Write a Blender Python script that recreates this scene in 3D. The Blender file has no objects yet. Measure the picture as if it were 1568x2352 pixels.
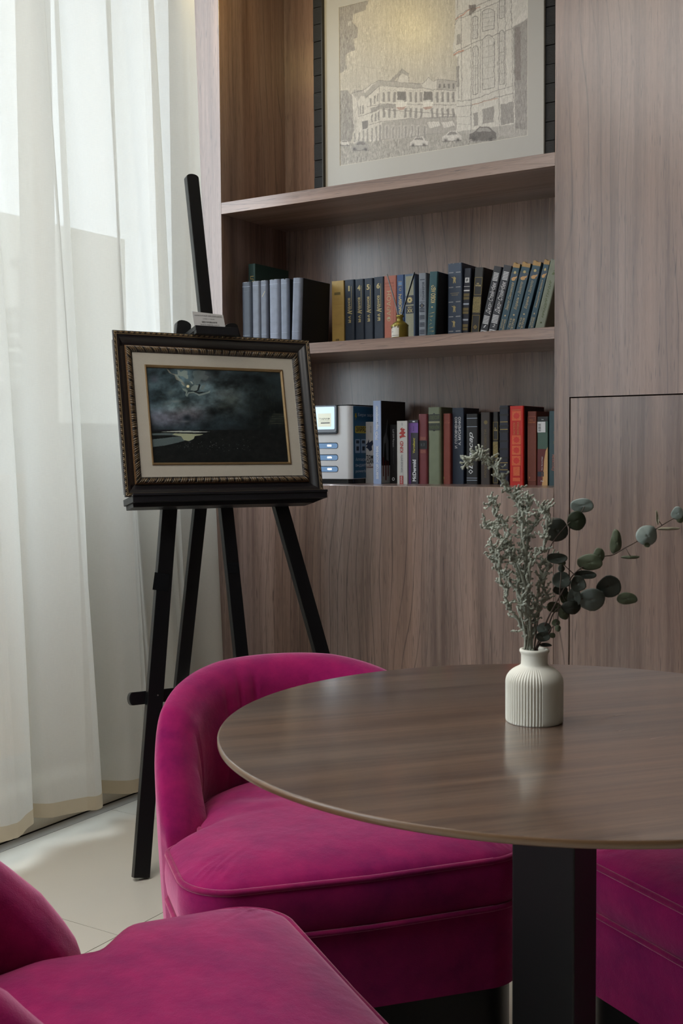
import bpy, bmesh, math, random
import numpy as np
from mathutils import Vector, Matrix

random.seed(7)
rng = np.random.default_rng(11)
SC = bpy.context.scene
COL = SC.collection

# ------------------------------------------------------------------ camera
cam_d = bpy.data.cameras.new('camera')
cam_d.sensor_fit = 'HORIZONTAL'; cam_d.sensor_width = 36.0
cam_d.lens = 2622.6 / 1568 * 36
cam_d.clip_start = 0.02; cam_d.clip_end = 200
cam_d.dof.use_dof = True; cam_d.dof.focus_distance = 2.95; cam_d.dof.aperture_fstop = 40.0
cam = bpy.data.objects.new('camera', cam_d); COL.objects.link(cam)
_F = Vector((-0.52878, 0.84706, -0.05361)); _R = Vector((0.84846, 0.52921, -0.00699)); _U = _R.cross(_F)
cam.matrix_world = Matrix(((_R.x, _U.x, -_F.x, 0), (_R.y, _U.y, -_F.y, 0), (_R.z, _U.z, -_F.z, 1.06), (0, 0, 0, 1)))
SC.camera = cam

# ------------------------------------------------------------------ sky, lamps, exposure
SKY = 6.0
w = bpy.data.worlds.new('overcast_sky'); SC.world = w; w.use_nodes = True
nt = w.node_tree; bg = nt.nodes['Background']
bg.inputs[0].default_value = (0.81, 0.915, 1.0, 1); bg.inputs[1].default_value = SKY
SC.view_settings.view_transform = 'Standard'; SC.view_settings.look = 'None'
SC.view_settings.gamma = 1.0; SC.view_settings.use_curve_mapping = False
SC.view_settings.exposure = 0.0

def area(name, loc, rot, sx, sy, power, col=(1, 1, 1)):
    l = bpy.data.lights.new(name, 'AREA'); l.shape = 'RECTANGLE'; l.size = sx; l.size_y = sy
    l.energy = power; l.color = col
    o = bpy.data.objects.new(name, l); COL.objects.link(o); o.location = loc; o.rotation_euler = rot
    return o
# soft overhead fill light added just under the ceiling, towards the windows
area('ceiling_softlight', (-1.65, 0.15, 3.02), (0, 0, 0), 1.3, 2.4, 56, (1.0, 0.97, 0.94))
# warm spot beside the niche with the framed drawing
area('niche_spot', (-2.11, 2.80, 2.66), (math.radians(38), 0, math.radians(28)), 0.10, 0.10, 1.9, (1.0, 0.76, 0.30))

# ------------------------------------------------------------------ helpers
def lin(c):
    if isinstance(c, str):
        c = c.lstrip('#'); c = [int(c[i:i+2], 16) / 255 for i in (0, 2, 4)]
    return tuple((x / 12.92 if x <= 0.04045 else ((x + 0.055) / 1.055) ** 2.4) for x in c)
def nodes(m):
    m.use_nodes = True; return m.node_tree, m.node_tree.nodes, m.node_tree.links
MATS = {}
def mat(key, col, rough=0.5, metal=0.0, coat=0.0, coat_r=0.1, var=0.12, vscale=40.0, bump=0.0, bscale=300.0, spec=0.5, sheen=0.0, stretch=(1, 1, 1)):
    """plain procedural surface: a colour with slight cloudy variation and a fine relief"""
    if key in MATS: return MATS[key]
    m = bpy.data.materials.new(key); t, N, L = nodes(m); b = N['Principled BSDF']
    c = lin(col) if isinstance(col, str) else col
    tc = N.new('ShaderNodeTexCoord'); mp = N.new('ShaderNodeMapping'); mp.inputs['Scale'].default_value = stretch
    L.new(tc.outputs['Object'], mp.inputs[0])
    no = N.new('ShaderNodeTexNoise'); no.inputs['Scale'].default_value = vscale; no.inputs['Detail'].default_value = 4
    L.new(mp.outputs[0], no.inputs[0])
    mx = N.new('ShaderNodeMix'); mx.data_type = 'RGBA'
    mx.inputs[6].default_value = (*[max(0, x * (1 - var)) for x in c], 1); mx.inputs[7].default_value = (*[min(1, x * (1 + var)) for x in c], 1)
    L.new(no.outputs[0], mx.inputs[0]); L.new(mx.outputs[2], b.inputs['Base Color'])
    b.inputs['Roughness'].default_value = rough; b.inputs['Metallic'].default_value = metal
    b.inputs['Coat Weight'].default_value = coat; b.inputs['Coat Roughness'].default_value = coat_r
    b.inputs['Specular IOR Level'].default_value = spec; b.inputs['Sheen Weight'].default_value = sheen
    if bump:
        n2 = N.new('ShaderNodeTexNoise'); n2.inputs['Scale'].default_value = bscale; n2.inputs['Detail'].default_value = 3
        L.new(mp.outputs[0], n2.inputs[0]); bp = N.new('ShaderNodeBump'); bp.inputs['Strength'].default_value = bump; bp.inputs['Distance'].default_value = 0.001
        L.new(n2.outputs[0], bp.inputs['Height']); L.new(bp.outputs[0], b.inputs['Normal'])
    MATS[key] = m; return m

def wood(key, light, dark, line, axis='Z', rough=0.42, coat=0.0, scale=1.0, rot=0.0, linew=0.5, coat_r=0.2):
    """walnut laminate: broad colour streaks, fine pores and wandering growth lines running along one axis"""
    if key in MATS: return MATS[key]
    m = bpy.data.materials.new(key); t, N, L = nodes(m); b = N['Principled BSDF']
    tc = N.new('ShaderNodeTexCoord'); oi = N.new('ShaderNodeObjectInfo')
    off = N.new('ShaderNodeVectorMath'); off.operation = 'ADD'
    rs = N.new('ShaderNodeVectorMath'); rs.operation = 'SCALE'; rs.inputs[0].default_value = (3.1, 5.7, 2.3)
    L.new(oi.outputs['Random'], rs.inputs['Scale']); L.new(tc.outputs['Object'], off.inputs[0]); L.new(rs.outputs[0], off.inputs[1])
    rt = N.new('ShaderNodeMapping'); rt.inputs['Rotation'].default_value = (0, 0, rot); L.new(off.outputs[0], rt.inputs[0])
    def mapped(sa, sl):
        s = {'X': (sl, sa, sa), 'Y': (sa, sl, sa), 'Z': (sa, sa, sl)}[axis]
        mp = N.new('ShaderNodeMapping'); mp.inputs['Scale'].default_value = s; L.new(rt.outputs[0], mp.inputs[0]); return mp
    def noise(mp, sc, det=3, ro=0.5):
        n = N.new('ShaderNodeTexNoise'); n.inputs['Scale'].default_value = sc; n.inputs['Detail'].default_value = det; n.inputs['Roughness'].default_value = ro
        L.new(mp.outputs[0], n.inputs[0]); return n
    def math_(op, a, b_=None, c_=None):
        n = N.new('ShaderNodeMath'); n.operation = op
        for i, v in enumerate((a, b_, c_)):
            if v is None: continue
            if isinstance(v, (int, float)): n.inputs[i].default_value = v
            else: L.new(v, n.inputs[i])
        return n.outputs[0]
    broad = noise(mapped(1, 0.05), 14 * scale, 3)
    mid = noise(mapped(1, 0.02), 70 * scale, 3, 0.6)
    pore = noise(mapped(1, 0.035), 420 * scale, 2)
    # growth lines: contours of a slowly varying field
    warp = noise(mapped(1, 0.22), 3.0 * scale, 2, 0.45)
    x3 = N.new('ShaderNodeSeparateXYZ'); L.new(rt.outputs[0], x3.inputs[0])
    cross = math_('ADD', x3.outputs[{'X': 1, 'Y': 0, 'Z': 0}[axis]], x3.outputs[{'X': 2, 'Y': 2, 'Z': 1}[axis]])
    ph = math_('MULTIPLY_ADD', cross, 34.0 * scale, math_('MULTIPLY', warp.outputs[0], 11.0))
    fr = math_('FRACT', ph)
    ln = math_('SUBTRACT', 1.0, math_('MULTIPLY', math_('ABSOLUTE', math_('SUBTRACT', fr, 0.5)), 2.0))
    ln = math_('POWER', ln, 20.0)
    gate = noise(mapped(1, 0.15), 7 * scale, 2)
    gt = N.new('ShaderNodeMapRange'); gt.inputs['From Min'].default_value = 0.38; gt.inputs['From Max'].default_value = 0.62; L.new(gate.outputs[0], gt.inputs[0])
    ln = math_('MULTIPLY', math_('MULTIPLY', ln, gt.outputs[0]), linew)
    r = N.new('ShaderNodeMapRange'); r.inputs['From Min'].default_value = 0.38; r.inputs['From Max'].default_value = 0.62
    mixv = math_('ADD', math_('MULTIPLY', broad.outputs[0], 0.5), math_('ADD', math_('MULTIPLY', mid.outputs[0], 0.32), math_('MULTIPLY', pore.outputs[0], 0.18)))
    L.new(mixv, r.inputs[0])
    c1 = N.new('ShaderNodeMix'); c1.data_type = 'RGBA'; c1.inputs[6].default_value = (*lin(dark), 1); c1.inputs[7].default_value = (*lin(light), 1); L.new(r.outputs[0], c1.inputs[0])
    c2 = N.new('ShaderNodeMix'); c2.data_type = 'RGBA'; c2.inputs[7].default_value = (*lin(line), 1); L.new(ln, c2.inputs[0]); L.new(c1.outputs[2], c2.inputs[6])
    pr = N.new('ShaderNodeMapRange'); pr.inputs['From Min'].default_value = 0.60; pr.inputs['From Max'].default_value = 0.72; pr.inputs['To Max'].default_value = 0.7
    L.new(pore.outputs[0], pr.inputs[0])
    c3 = N.new('ShaderNodeMix'); c3.data_type = 'RGBA'; c3.inputs[7].default_value = (*lin(line), 1); L.new(pr.outputs[0], c3.inputs[0]); L.new(c2.outputs[2], c3.inputs[6])
    hv = noise(mapped(1, 0.04), 5 * scale, 2); hm = N.new('ShaderNodeMix'); hm.data_type = 'RGBA'; hm.blend_type = 'MULTIPLY'; hm.inputs[0].default_value = 1.0
    hr = N.new('ShaderNodeMix'); hr.data_type = 'RGBA'; hr.inputs[6].default_value = (1.0, 0.90, 0.84, 1); hr.inputs[7].default_value = (0.93, 0.97, 1.04, 1)
    hs = N.new('ShaderNodeMapRange'); hs.inputs['From Min'].default_value = 0.35; hs.inputs['From Max'].default_value = 0.65; L.new(hv.outputs[0], hs.inputs[0]); L.new(hs.outputs[0], hr.inputs[0])
    L.new(c3.outputs[2], hm.inputs[6]); L.new(hr.outputs[2], hm.inputs[7]); L.new(hm.outputs[2], b.inputs['Base Color'])
    b.inputs['Roughness'].default_value = rough; b.inputs['Coat Weight'].default_value = coat; b.inputs['Coat Roughness'].default_value = coat_r
    bp = N.new('ShaderNodeBump'); bp.inputs['Strength'].default_value = 0.25; bp.inputs['Distance'].default_value = 0.0006
    L.new(pore.outputs[0], bp.inputs['Height']); L.new(bp.outputs[0], b.inputs['Normal'])
    MATS[key] = m; return m

def velvet(key, c, tint):
    if key in MATS: return MATS[key]
    m = bpy.data.materials.new(key); t, N, L = nodes(m); b = N['Principled BSDF']
    tc = N.new('ShaderNodeTexCoord')
    def nz(s, d=4, r=0.55):
        n = N.new('ShaderNodeTexNoise'); n.inputs['Scale'].default_value = s; n.inputs['Detail'].default_value = d; n.inputs['Roughness'].default_value = r
        L.new(tc.outputs['Object'], n.inputs[0]); return n
    a, f = nz(16, 6, 0.68), nz(600, 2)
    mr = N.new('ShaderNodeMapRange'); mr.inputs['From Min'].default_value = 0.3; mr.inputs['From Max'].default_value = 0.7; L.new(a.outputs[0], mr.inputs[0])
    mx = N.new('ShaderNodeMix'); mx.data_type = 'RGBA'
    mx.inputs[6].default_value = (c[0] * 0.72, c[1] * 0.6, c[2] * 0.85, 1); mx.inputs[7].default_value = (min(1, c[0] * 1.3), c[1] * 1.7, c[2] * 1.15, 1)
    L.new(mr.outputs[0], mx.inputs[0]); L.new(mx.outputs[2], b.inputs['Base Color'])
    b.inputs['Roughness'].default_value = 0.95; b.inputs['Specular IOR Level'].default_value = 0.12
    b.inputs['Sheen Weight'].default_value = 0.8; b.inputs['Sheen Roughness'].default_value = 0.42; b.inputs['Sheen Tint'].default_value = (*tint, 1)
    bp = N.new('ShaderNodeBump'); bp.inputs['Strength'].default_value = 0.5; bp.inputs['Distance'].default_value = 0.0008; L.new(f.outputs[0], bp.inputs['Height'])
    b2 = N.new('ShaderNodeBump'); b2.inputs['Strength'].default_value = 0.35; b2.inputs['Distance'].default_value = 0.006; L.new(nz(22, 3).outputs[0], b2.inputs['Height']); L.new(bp.outputs[0], b2.inputs['Normal'])
    L.new(b2.outputs[0], b.inputs['Normal']); MATS[key] = m; return m

def filigree(key, fg, bgc, scale=260.0, thr=0.5):
    """printed gold scrollwork"""
    if key in MATS: return MATS[key]
    m = bpy.data.materials.new(key); t, N, L = nodes(m); b = N['Principled BSDF']
    tc = N.new('ShaderNodeTexCoord'); n = N.new('ShaderNodeTexNoise'); n.inputs['Scale'].default_value = scale; n.inputs['Detail'].default_value = 1; n.inputs['Distortion'].default_value = 1.6
    L.new(tc.outputs['Object'], n.inputs[0])
    s = N.new('ShaderNodeMath'); s.operation = 'MULTIPLY'; s.inputs[1].default_value = 6.0; L.new(n.outputs[0], s.inputs[0])
    f = N.new('ShaderNodeMath'); f.operation = 'FRACT'; L.new(s.outputs[0], f.inputs[0])
    g = N.new('ShaderNodeMath'); g.operation = 'GREATER_THAN'; g.inputs[1].default_value = thr; L.new(f.outputs[0], g.inputs[0])
    mx = N.new('ShaderNodeMix'); mx.data_type = 'RGBA'; mx.inputs[6].default_value = (*lin(bgc), 1); mx.inputs[7].default_value = (*lin(fg), 1); L.new(g.outputs[0], mx.inputs[0])
    L.new(mx.outputs[2], b.inputs['Base Color']); b.inputs['Roughness'].default_value = 0.5; MATS[key] = m; return m

def attr_mat(key, rough=0.6, coat=0.0, coat_r=0.1, bump=0.0, spec=0.5, bscale=400):
    if key in MATS: return MATS[key]
    m = bpy.data.materials.new(key); t, N, L = nodes(m); b = N['Principled BSDF']
    a = N.new('ShaderNodeVertexColor'); a.layer_name = 'print'; L.new(a.outputs[0], b.inputs['Base Color'])
    b.inputs['Roughness'].default_value = rough; b.inputs['Coat Weight'].default_value = coat; b.inputs['Coat Roughness'].default_value = coat_r; b.inputs['Specular IOR Level'].default_value = spec
    if bump:
        tc = N.new('ShaderNodeTexCoord'); n2 = N.new('ShaderNodeTexNoise'); n2.inputs['Scale'].default_value = bscale; L.new(tc.outputs['Object'], n2.inputs[0])
        bp = N.new('ShaderNodeBump'); bp.inputs['Strength'].default_value = bump; bp.inputs['Distance'].default_value = 0.001; L.new(n2.outputs[0], bp.inputs['Height']); L.new(bp.outputs[0], b.inputs['Normal'])
    MATS[key] = m; return m

def emit_mat(key, col, s):
    if key in MATS: return MATS[key]
    m = bpy.data.materials.new(key); t, N, L = nodes(m); b = N['Principled BSDF']
    b.inputs['Base Color'].default_value = (*[x * 0.3 for x in lin(col)], 1); b.inputs['Emission Color'].default_value = (*lin(col), 1); b.inputs['Emission Strength'].default_value = s
    b.inputs['Roughness'].default_value = 0.2; MATS[key] = m; return m

# ---- mesh building
class MB:
    def __init__(s, org=(0, 0, 0)): s.v = []; s.f = []; s.mi = []; s.o = Vector(org)
    def add(s, vs, fs, mi=0):
        b = len(s.v); s.v += [tuple(Vector(p) - s.o) for p in vs]; s.f += [tuple(i + b for i in f) for f in fs]; s.mi += [mi] * len(fs); return s
    def box(s, a, b, mi=0):
        x0, y0, z0 = [min(p, q) for p, q in zip(a, b)]; x1, y1, z1 = [max(p, q) for p, q in zip(a, b)]
        return s.add([(x0, y0, z0), (x1, y0, z0), (x1, y1, z0), (x0, y1, z0), (x0, y0, z1), (x1, y0, z1), (x1, y1, z1), (x0, y1, z1)],
                     [(0, 3, 2, 1), (4, 5, 6, 7), (0, 1, 5, 4), (1, 2, 6, 5), (2, 3, 7, 6), (3, 0, 4, 7)], mi)
    def prism(s, pts, d, mi=0):
        """extrude the planar polygon pts by vector d"""
        n = len(pts); d = Vector(d); a = [Vector(p) for p in pts]; v = a + [p + d for p in a]
        nr = Vector((0, 0, 0))
        for i in range(n): nr += a[i].cross(a[(i + 1) % n])
        f = [tuple(range(n)), tuple(range(2 * n - 1, n - 1, -1))] + [(i, i + n, (i + 1) % n + n, (i + 1) % n) for i in range(n)]
        if nr.dot(d) > 0: f = [tuple(reversed(q)) for q in f]
        return s.add(v, f, mi)
    def grid(s, rows, close_u=False, close_v=False, mi=0, flip=False):
        n, m = len(rows), len(rows[0]); v = [p for r in rows for p in r]; f = []
        for i in range(n if close_u else n - 1):
            for j in range(m if close_v else m - 1):
                q = (i * m + j, i * m + (j + 1) % m, ((i + 1) % n) * m + (j + 1) % m, ((i + 1) % n) * m + j)
                f.append(tuple(reversed(q)) if flip else q)
        return s.add(v, f, mi)
    def lathe(s, prof, c=(0, 0, 0), n=48, mi=0, fn=None):
        rows = []
        for (r, z) in prof:
            row = []
            for j in range(n):
                a = 2 * math.pi * j / n; rr = r if fn is None else fn(r, z, a)
                row.append((c[0] + rr * math.cos(a), c[1] + rr * math.sin(a), c[2] + z))
            rows.append(row)
        return s.grid(rows, close_v=True, mi=mi)
    def tube(s, pts, r, n=8, mi=0, cap=True):
        pts = [Vector(p) for p in pts]; rs = r if isinstance(r, (list, tuple)) else [r] * len(pts); rows = []
        prev = None
        for i, p in enumerate(pts):
            t = (pts[min(i + 1, len(pts) - 1)] - pts[max(i - 1, 0)]).normalized()
            if prev is None: a = t.orthogonal().normalized()
            else: a = (prev - t * prev.dot(t)).normalized()
            prev = a; b = t.cross(a)
            rows.append([tuple(p + (a * math.cos(2 * math.pi * k / n) + b * math.sin(2 * math.pi * k / n)) * rs[i]) for k in range(n)])
        s.grid(rows, close_v=True, mi=mi)
        if cap:
            b0 = len(s.v) - len(pts) * n; s.f.append(tuple(range(b0 + n - 1, b0 - 1, -1))); s.mi.append(mi)
            b1 = len(s.v) - n; s.f.append(tuple(range(b1, b1 + n))); s.mi.append(mi)
        return s
    def mesh(s, name, mats, smooth=False, bevel=0, bseg=2):
        me = bpy.data.meshes.new(name); me.from_pydata(s.v, [], s.f); me.update()
        for m in (mats if isinstance(mats, (list, tuple)) else [mats]): me.materials.append(m)
        for p, i in zip(me.polygons, s.mi): p.material_index = i; p.use_smooth = bool(smooth)
        if bevel:
            bm = bmesh.new(); bm.from_mesh(me)
            ed = [e for e in bm.edges if len(e.link_faces) == 2 and e.calc_face_angle(0) > 0.6]
            bmesh.ops.bevel(bm, geom=ed, offset=bevel, segments=bseg, affect='EDGES', profile=0.5, clamp_overlap=True)
            bm.to_mesh(me); bm.free()
            for p in me.polygons: p.use_smooth = False
        return me
    def part(s, name, mats, parent=None, **k):
        return link(name, s.mesh(name, mats, **k), parent)
def link(name, me, parent=None, loc=None):
    o = bpy.data.objects.new(name, me); COL.objects.link(o)
    if parent: o.parent = parent
    if loc is not None: o.location = loc
    return o
def thing(name, label, cat, loc=(0, 0, 0), rz=0.0, group=None):
    o = bpy.data.objects.new(name, None); o.empty_display_size = 0.05; COL.objects.link(o)
    o.location = loc; o.rotation_euler = (0, 0, rz); o['label'] = label; o['category'] = cat
    if group: o['group'] = group
    return o
def tag(o, label, cat, group=None):
    o['label'] = label; o['category'] = cat
    if group: o['group'] = group
    return o
def struct(o): o['kind'] = 'structure'; return o
def smooth_poly(pts, n):
    """Catmull-Rom through pts, n samples per span"""
    P = [Vector(p) for p in pts]; out = []
    for i in range(len(P) - 1):
        p0 = P[max(i - 1, 0)]; p1 = P[i]; p2 = P[i + 1]; p3 = P[min(i + 2, len(P) - 1)]
        for k in range(n):
            t = k / n
            out.append(0.5 * ((2 * p1) + (p2 - p0) * t + (2 * p0 - 5 * p1 + 4 * p2 - p3) * t * t + (3 * p1 - p0 - 3 * p2 + p3) * t ** 3))
    out.append(P[-1]); return out
_tc = {}
def text_mesh(txt, bold=0.0, shear=0.0, narrow=1.0):
    k = (txt, bold, shear)
    if k not in _tc:
        cu = bpy.data.curves.new('lettering', 'FONT'); cu.body = txt; cu.align_x = 'CENTER'; cu.align_y = 'CENTER'
        cu.offset = bold; cu.shear = shear; cu.resolution_u = 3
        o = bpy.data.objects.new('tmp', cu); me = bpy.data.meshes.new_from_object(o)
        v = np.array([q.co[:2] for q in me.vertices]) if len(me.vertices) else np.zeros((1, 2))
        f = [tuple(p.vertices) for p in me.polygons]
        bpy.data.objects.remove(o); _tc[k] = (v, f, v.min(0), v.max(0))
    return _tc[k]
def text_on(mb, txt, P, ux, uz, x0, x1, z0, z1, rot=0, bold=0.0, shear=0.0, mi=0):
    """fit txt in the rectangle [x0,x1]x[z0,z1] of the plane P + ux*x + uz*z; rot 90 reads upwards, -90 downwards"""
    v, f, lo, hi = text_mesh(txt, bold, shear); s = (v - lo) / np.maximum(hi - lo, 1e-6)
    P = Vector(P); ux = Vector(ux); uz = Vector(uz); out = []
    for a, b in s:
        if rot == 90: X, Z = x1 - b * (x1 - x0), z0 + a * (z1 - z0)
        elif rot == -90: X, Z = x0 + b * (x1 - x0), z1 - a * (z1 - z0)
        else: X, Z = x0 + a * (x1 - x0), z0 + b * (z1 - z0)
        out.append(P + ux * X + uz * Z)
    mb.add(out, f, mi)

# ---- measured tables (metres)
UP={
 'green_behind':(-2.3326,0.112,0.0298,0.295,0.0),
 'g1':(-2.304,0.05,0.0433,0.2241,0.0),
 'g2':(-2.2692,0.05,0.0342,0.2241,0.0),
 'g3':(-2.2388,0.05,0.0298,0.2234,0.0),
 'g4':(-2.1857,0.045,0.0453,0.2225,0.0),
 'g5':(-2.1474,0.04,0.0325,0.2204,0.0),
 'g6':(-2.0956,0.03,0.0382,0.2165,0.0434),
 'yellow':(-2.0315,0.2,0.0477,0.2235,0.0),
 'a1':(-1.9905,0.2,0.0386,0.2235,0.0),
 'a4':(-1.9534,0.2,0.0353,0.2224,0.0),
 'a5':(-1.9184,0.2,0.0344,0.2222,0.0),
 'a6':(-1.8771,0.2,0.039,0.2233,0.0),
 'coral':(-1.8298,0.2,0.0467,0.2232,0.0),
 'blueE':(-1.8018,0.2,0.0273,0.2229,0.0),
 'xx':(-1.7623,0.2,0.0377,0.2225,0.0),
 'panf':(-1.716,0.19,0.0269,0.2198,0.0),
 'teal':(-1.6596,0.14,0.0277,0.212,0.0492),
 'chek':(-1.5961,0.2,0.0489,0.2421,0.0056),
 'dbl':(-1.5783,0.21,0.025,0.2237,0.0528),
 'turg':(-1.5411,0.21,0.03,0.223,0.0773),
 'st1':(-1.5157,0.21,0.0274,0.224,0.2401),
 'st2':(-1.4854,0.21,0.0288,0.2245,0.2565),
 'w1':(-1.4559,0.21,0.0238,0.2258,0.2471),
 'w2':(-1.4256,0.21,0.029,0.225,0.2665),
 'w3':(-1.3933,0.21,0.0272,0.2264,0.2712),
 'w4':(-1.3632,0.21,0.0189,0.2278,0.2598),
 'gd':(-1.3382,0.2,0.0155,0.2253,0.2442),
}
LO={
 'TOM':(-1.9434,0.24,0.0317,0.2064,0),
 'RUS':(-1.8789,0.18,0.03,0.2732,0),
 'leif':(-1.8512,0.235,0.0254,0.1949,0),
 'kind':(-1.7946,0.205,0.0384,0.2059,0),
 'mcd':(-1.7598,0.215,0.0348,0.2082,0),
 'maroon':(-1.7288,0.22,0.0329,0.2274,0),
 'sage':(-1.683,0.225,0.0468,0.2484,0),
 'rbrown':(-1.6531,0.235,0.026,0.2273,0),
 'navy':(-1.6128,0.25,0.0416,0.2453,0),
 'veles':(-1.5563,0.235,0.0406,0.224,0),
 'brown':(-1.5164,0.24,0.0325,0.2285,0),
 'bg':(-1.4925,0.25,0.0188,0.2293,0),
 'dnavy':(-1.4438,0.22,0.0317,0.2472,0),
 'red':(-1.3818,0.19,0.0454,0.2435,0),
 'tol':(-1.3474,0.21,0.0299,0.2264,0),
 'multi':(-1.3067,0.2,0.0331,0.2094,0),
 'gb':(-1.275,0.19,0.0244,0.2253,0),
}
STEMS={
 'S1':[(-0.0088, 0.0, 0.0851), (-0.0121, 0.0, 0.1045), (-0.0169, 0.0, 0.1239), (-0.0186, 0.0, 0.1433), (-0.0194, 0.0, 0.1642), (-0.0162, 0.0, 0.1883), (-0.0138, 0.0, 0.2123), (-0.0155, 0.0, 0.2363), (-0.0187, 0.0, 0.2492), (-0.0299, 0.0, 0.2636), (-0.0363, 0.0, 0.278), (-0.0474, 0.0, 0.29), (-0.0538, 0.0, 0.2988), (-0.0586, 0.0, 0.302), (-0.0649, 0.0, 0.3053), (-0.0713, 0.0, 0.3021), (-0.0753, 0.0, 0.2926)],
 'S2':[(-0.0056, 0.0, 0.085), (-0.0064, 0.0056, 0.1068), (-0.0087, 0.0116, 0.1303), (-0.0102, 0.012, 0.1547), (-0.0079, 0.012, 0.179), (-0.0071, 0.012, 0.2033), (-0.012, 0.012, 0.2195), (-0.0104, 0.012, 0.2389), (-0.0168, 0.012, 0.255), (-0.0177, 0.012, 0.2663)],
 'S3':[(-0.0096, -0.0, 0.0851), (-0.0144, -0.0047, 0.1085), (-0.0245, -0.0077, 0.1235), (-0.0328, -0.01, 0.1399), (-0.0328, -0.01, 0.151), (-0.0408, -0.01, 0.1623), (-0.0424, -0.01, 0.1798), (-0.0471, -0.01, 0.1894), (-0.0408, -0.01, 0.1989), (-0.0329, -0.01, 0.2005)],
 'S4':[(-0.0104, -0.0, 0.0851), (-0.0167, -0.0139, 0.1291), (-0.021, -0.016, 0.1501), (-0.029, -0.016, 0.1597), (-0.0369, -0.016, 0.1693), (-0.0432, -0.016, 0.1852), (-0.0464, -0.016, 0.1963), (-0.0519, -0.016, 0.2075)],
 'S5':[(-0.0072, 0.0, 0.085), (-0.0122, 0.01, 0.1549), (-0.0154, 0.01, 0.1744), (-0.0251, 0.01, 0.1939), (-0.0332, 0.01, 0.2053), (-0.0413, 0.01, 0.2166), (-0.0396, 0.01, 0.2263), (-0.0493, 0.01, 0.2199), (-0.0557, 0.01, 0.2272)],
 'S6':[(-0.008, -0.0, 0.085), (-0.0129, -0.005, 0.1407), (-0.0226, -0.005, 0.1856), (-0.0321, -0.005, 0.2048), (-0.0306, -0.005, 0.2208), (-0.0401, -0.005, 0.232), (-0.0481, -0.005, 0.2416), (-0.0457, -0.005, 0.2559), (-0.052, -0.005, 0.2464)],
 'S7':[(-0.0024, 0.0, 0.085), (0.0014, 0.0038, 0.1151), (0.0081, 0.0058, 0.131), (0.0146, 0.006, 0.1423), (0.0097, 0.006, 0.1617), (0.0081, 0.006, 0.1795), (0.0161, 0.006, 0.1827), (0.0225, 0.006, 0.1866)],
 'S8':[(-0.004, -0.0, 0.085), (-0.0093, -0.012, 0.1415), (-0.0078, -0.012, 0.1734), (-0.0015, -0.012, 0.1893), (0.0065, -0.012, 0.1956), (0.0096, -0.012, 0.2083), (0.008, -0.012, 0.2131), (0.0127, -0.012, 0.2305), (0.0119, -0.012, 0.2432), (0.004, -0.012, 0.2401)],
 'S9':[(-0.0048, 0.0, 0.085), (-0.0034, 0.014, 0.1463), (-0.0084, 0.014, 0.1869), (-0.0052, 0.014, 0.2112), (-0.0003, 0.014, 0.2193), (0.0045, 0.014, 0.229), (0.0093, 0.014, 0.2419), (0.0166, 0.014, 0.2421)],
 'S10':[(-0.0064, -0.0, 0.085), (-0.0107, -0.006, 0.1568), (-0.0132, -0.006, 0.2048), (-0.0148, -0.006, 0.2367), (-0.0085, -0.006, 0.2414), (-0.0053, -0.006, 0.2525), (-0.0117, -0.006, 0.2613)],
 'S11':[(-0.0056, 0.0, 0.085), (-0.002, 0.0032, 0.1233), (0.0046, 0.004, 0.1394), (0.0053, 0.004, 0.1555), (0.0109, 0.004, 0.1668), (0.0205, 0.004, 0.178)],
 'S12':[(-0.0072, -0.0, 0.085), (-0.0105, -0.0096, 0.1252), (-0.0173, -0.012, 0.1735), (-0.0268, -0.012, 0.1863), (-0.0316, -0.012, 0.1927), (-0.0379, -0.012, 0.1896), (-0.0458, -0.012, 0.188)],
}
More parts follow.
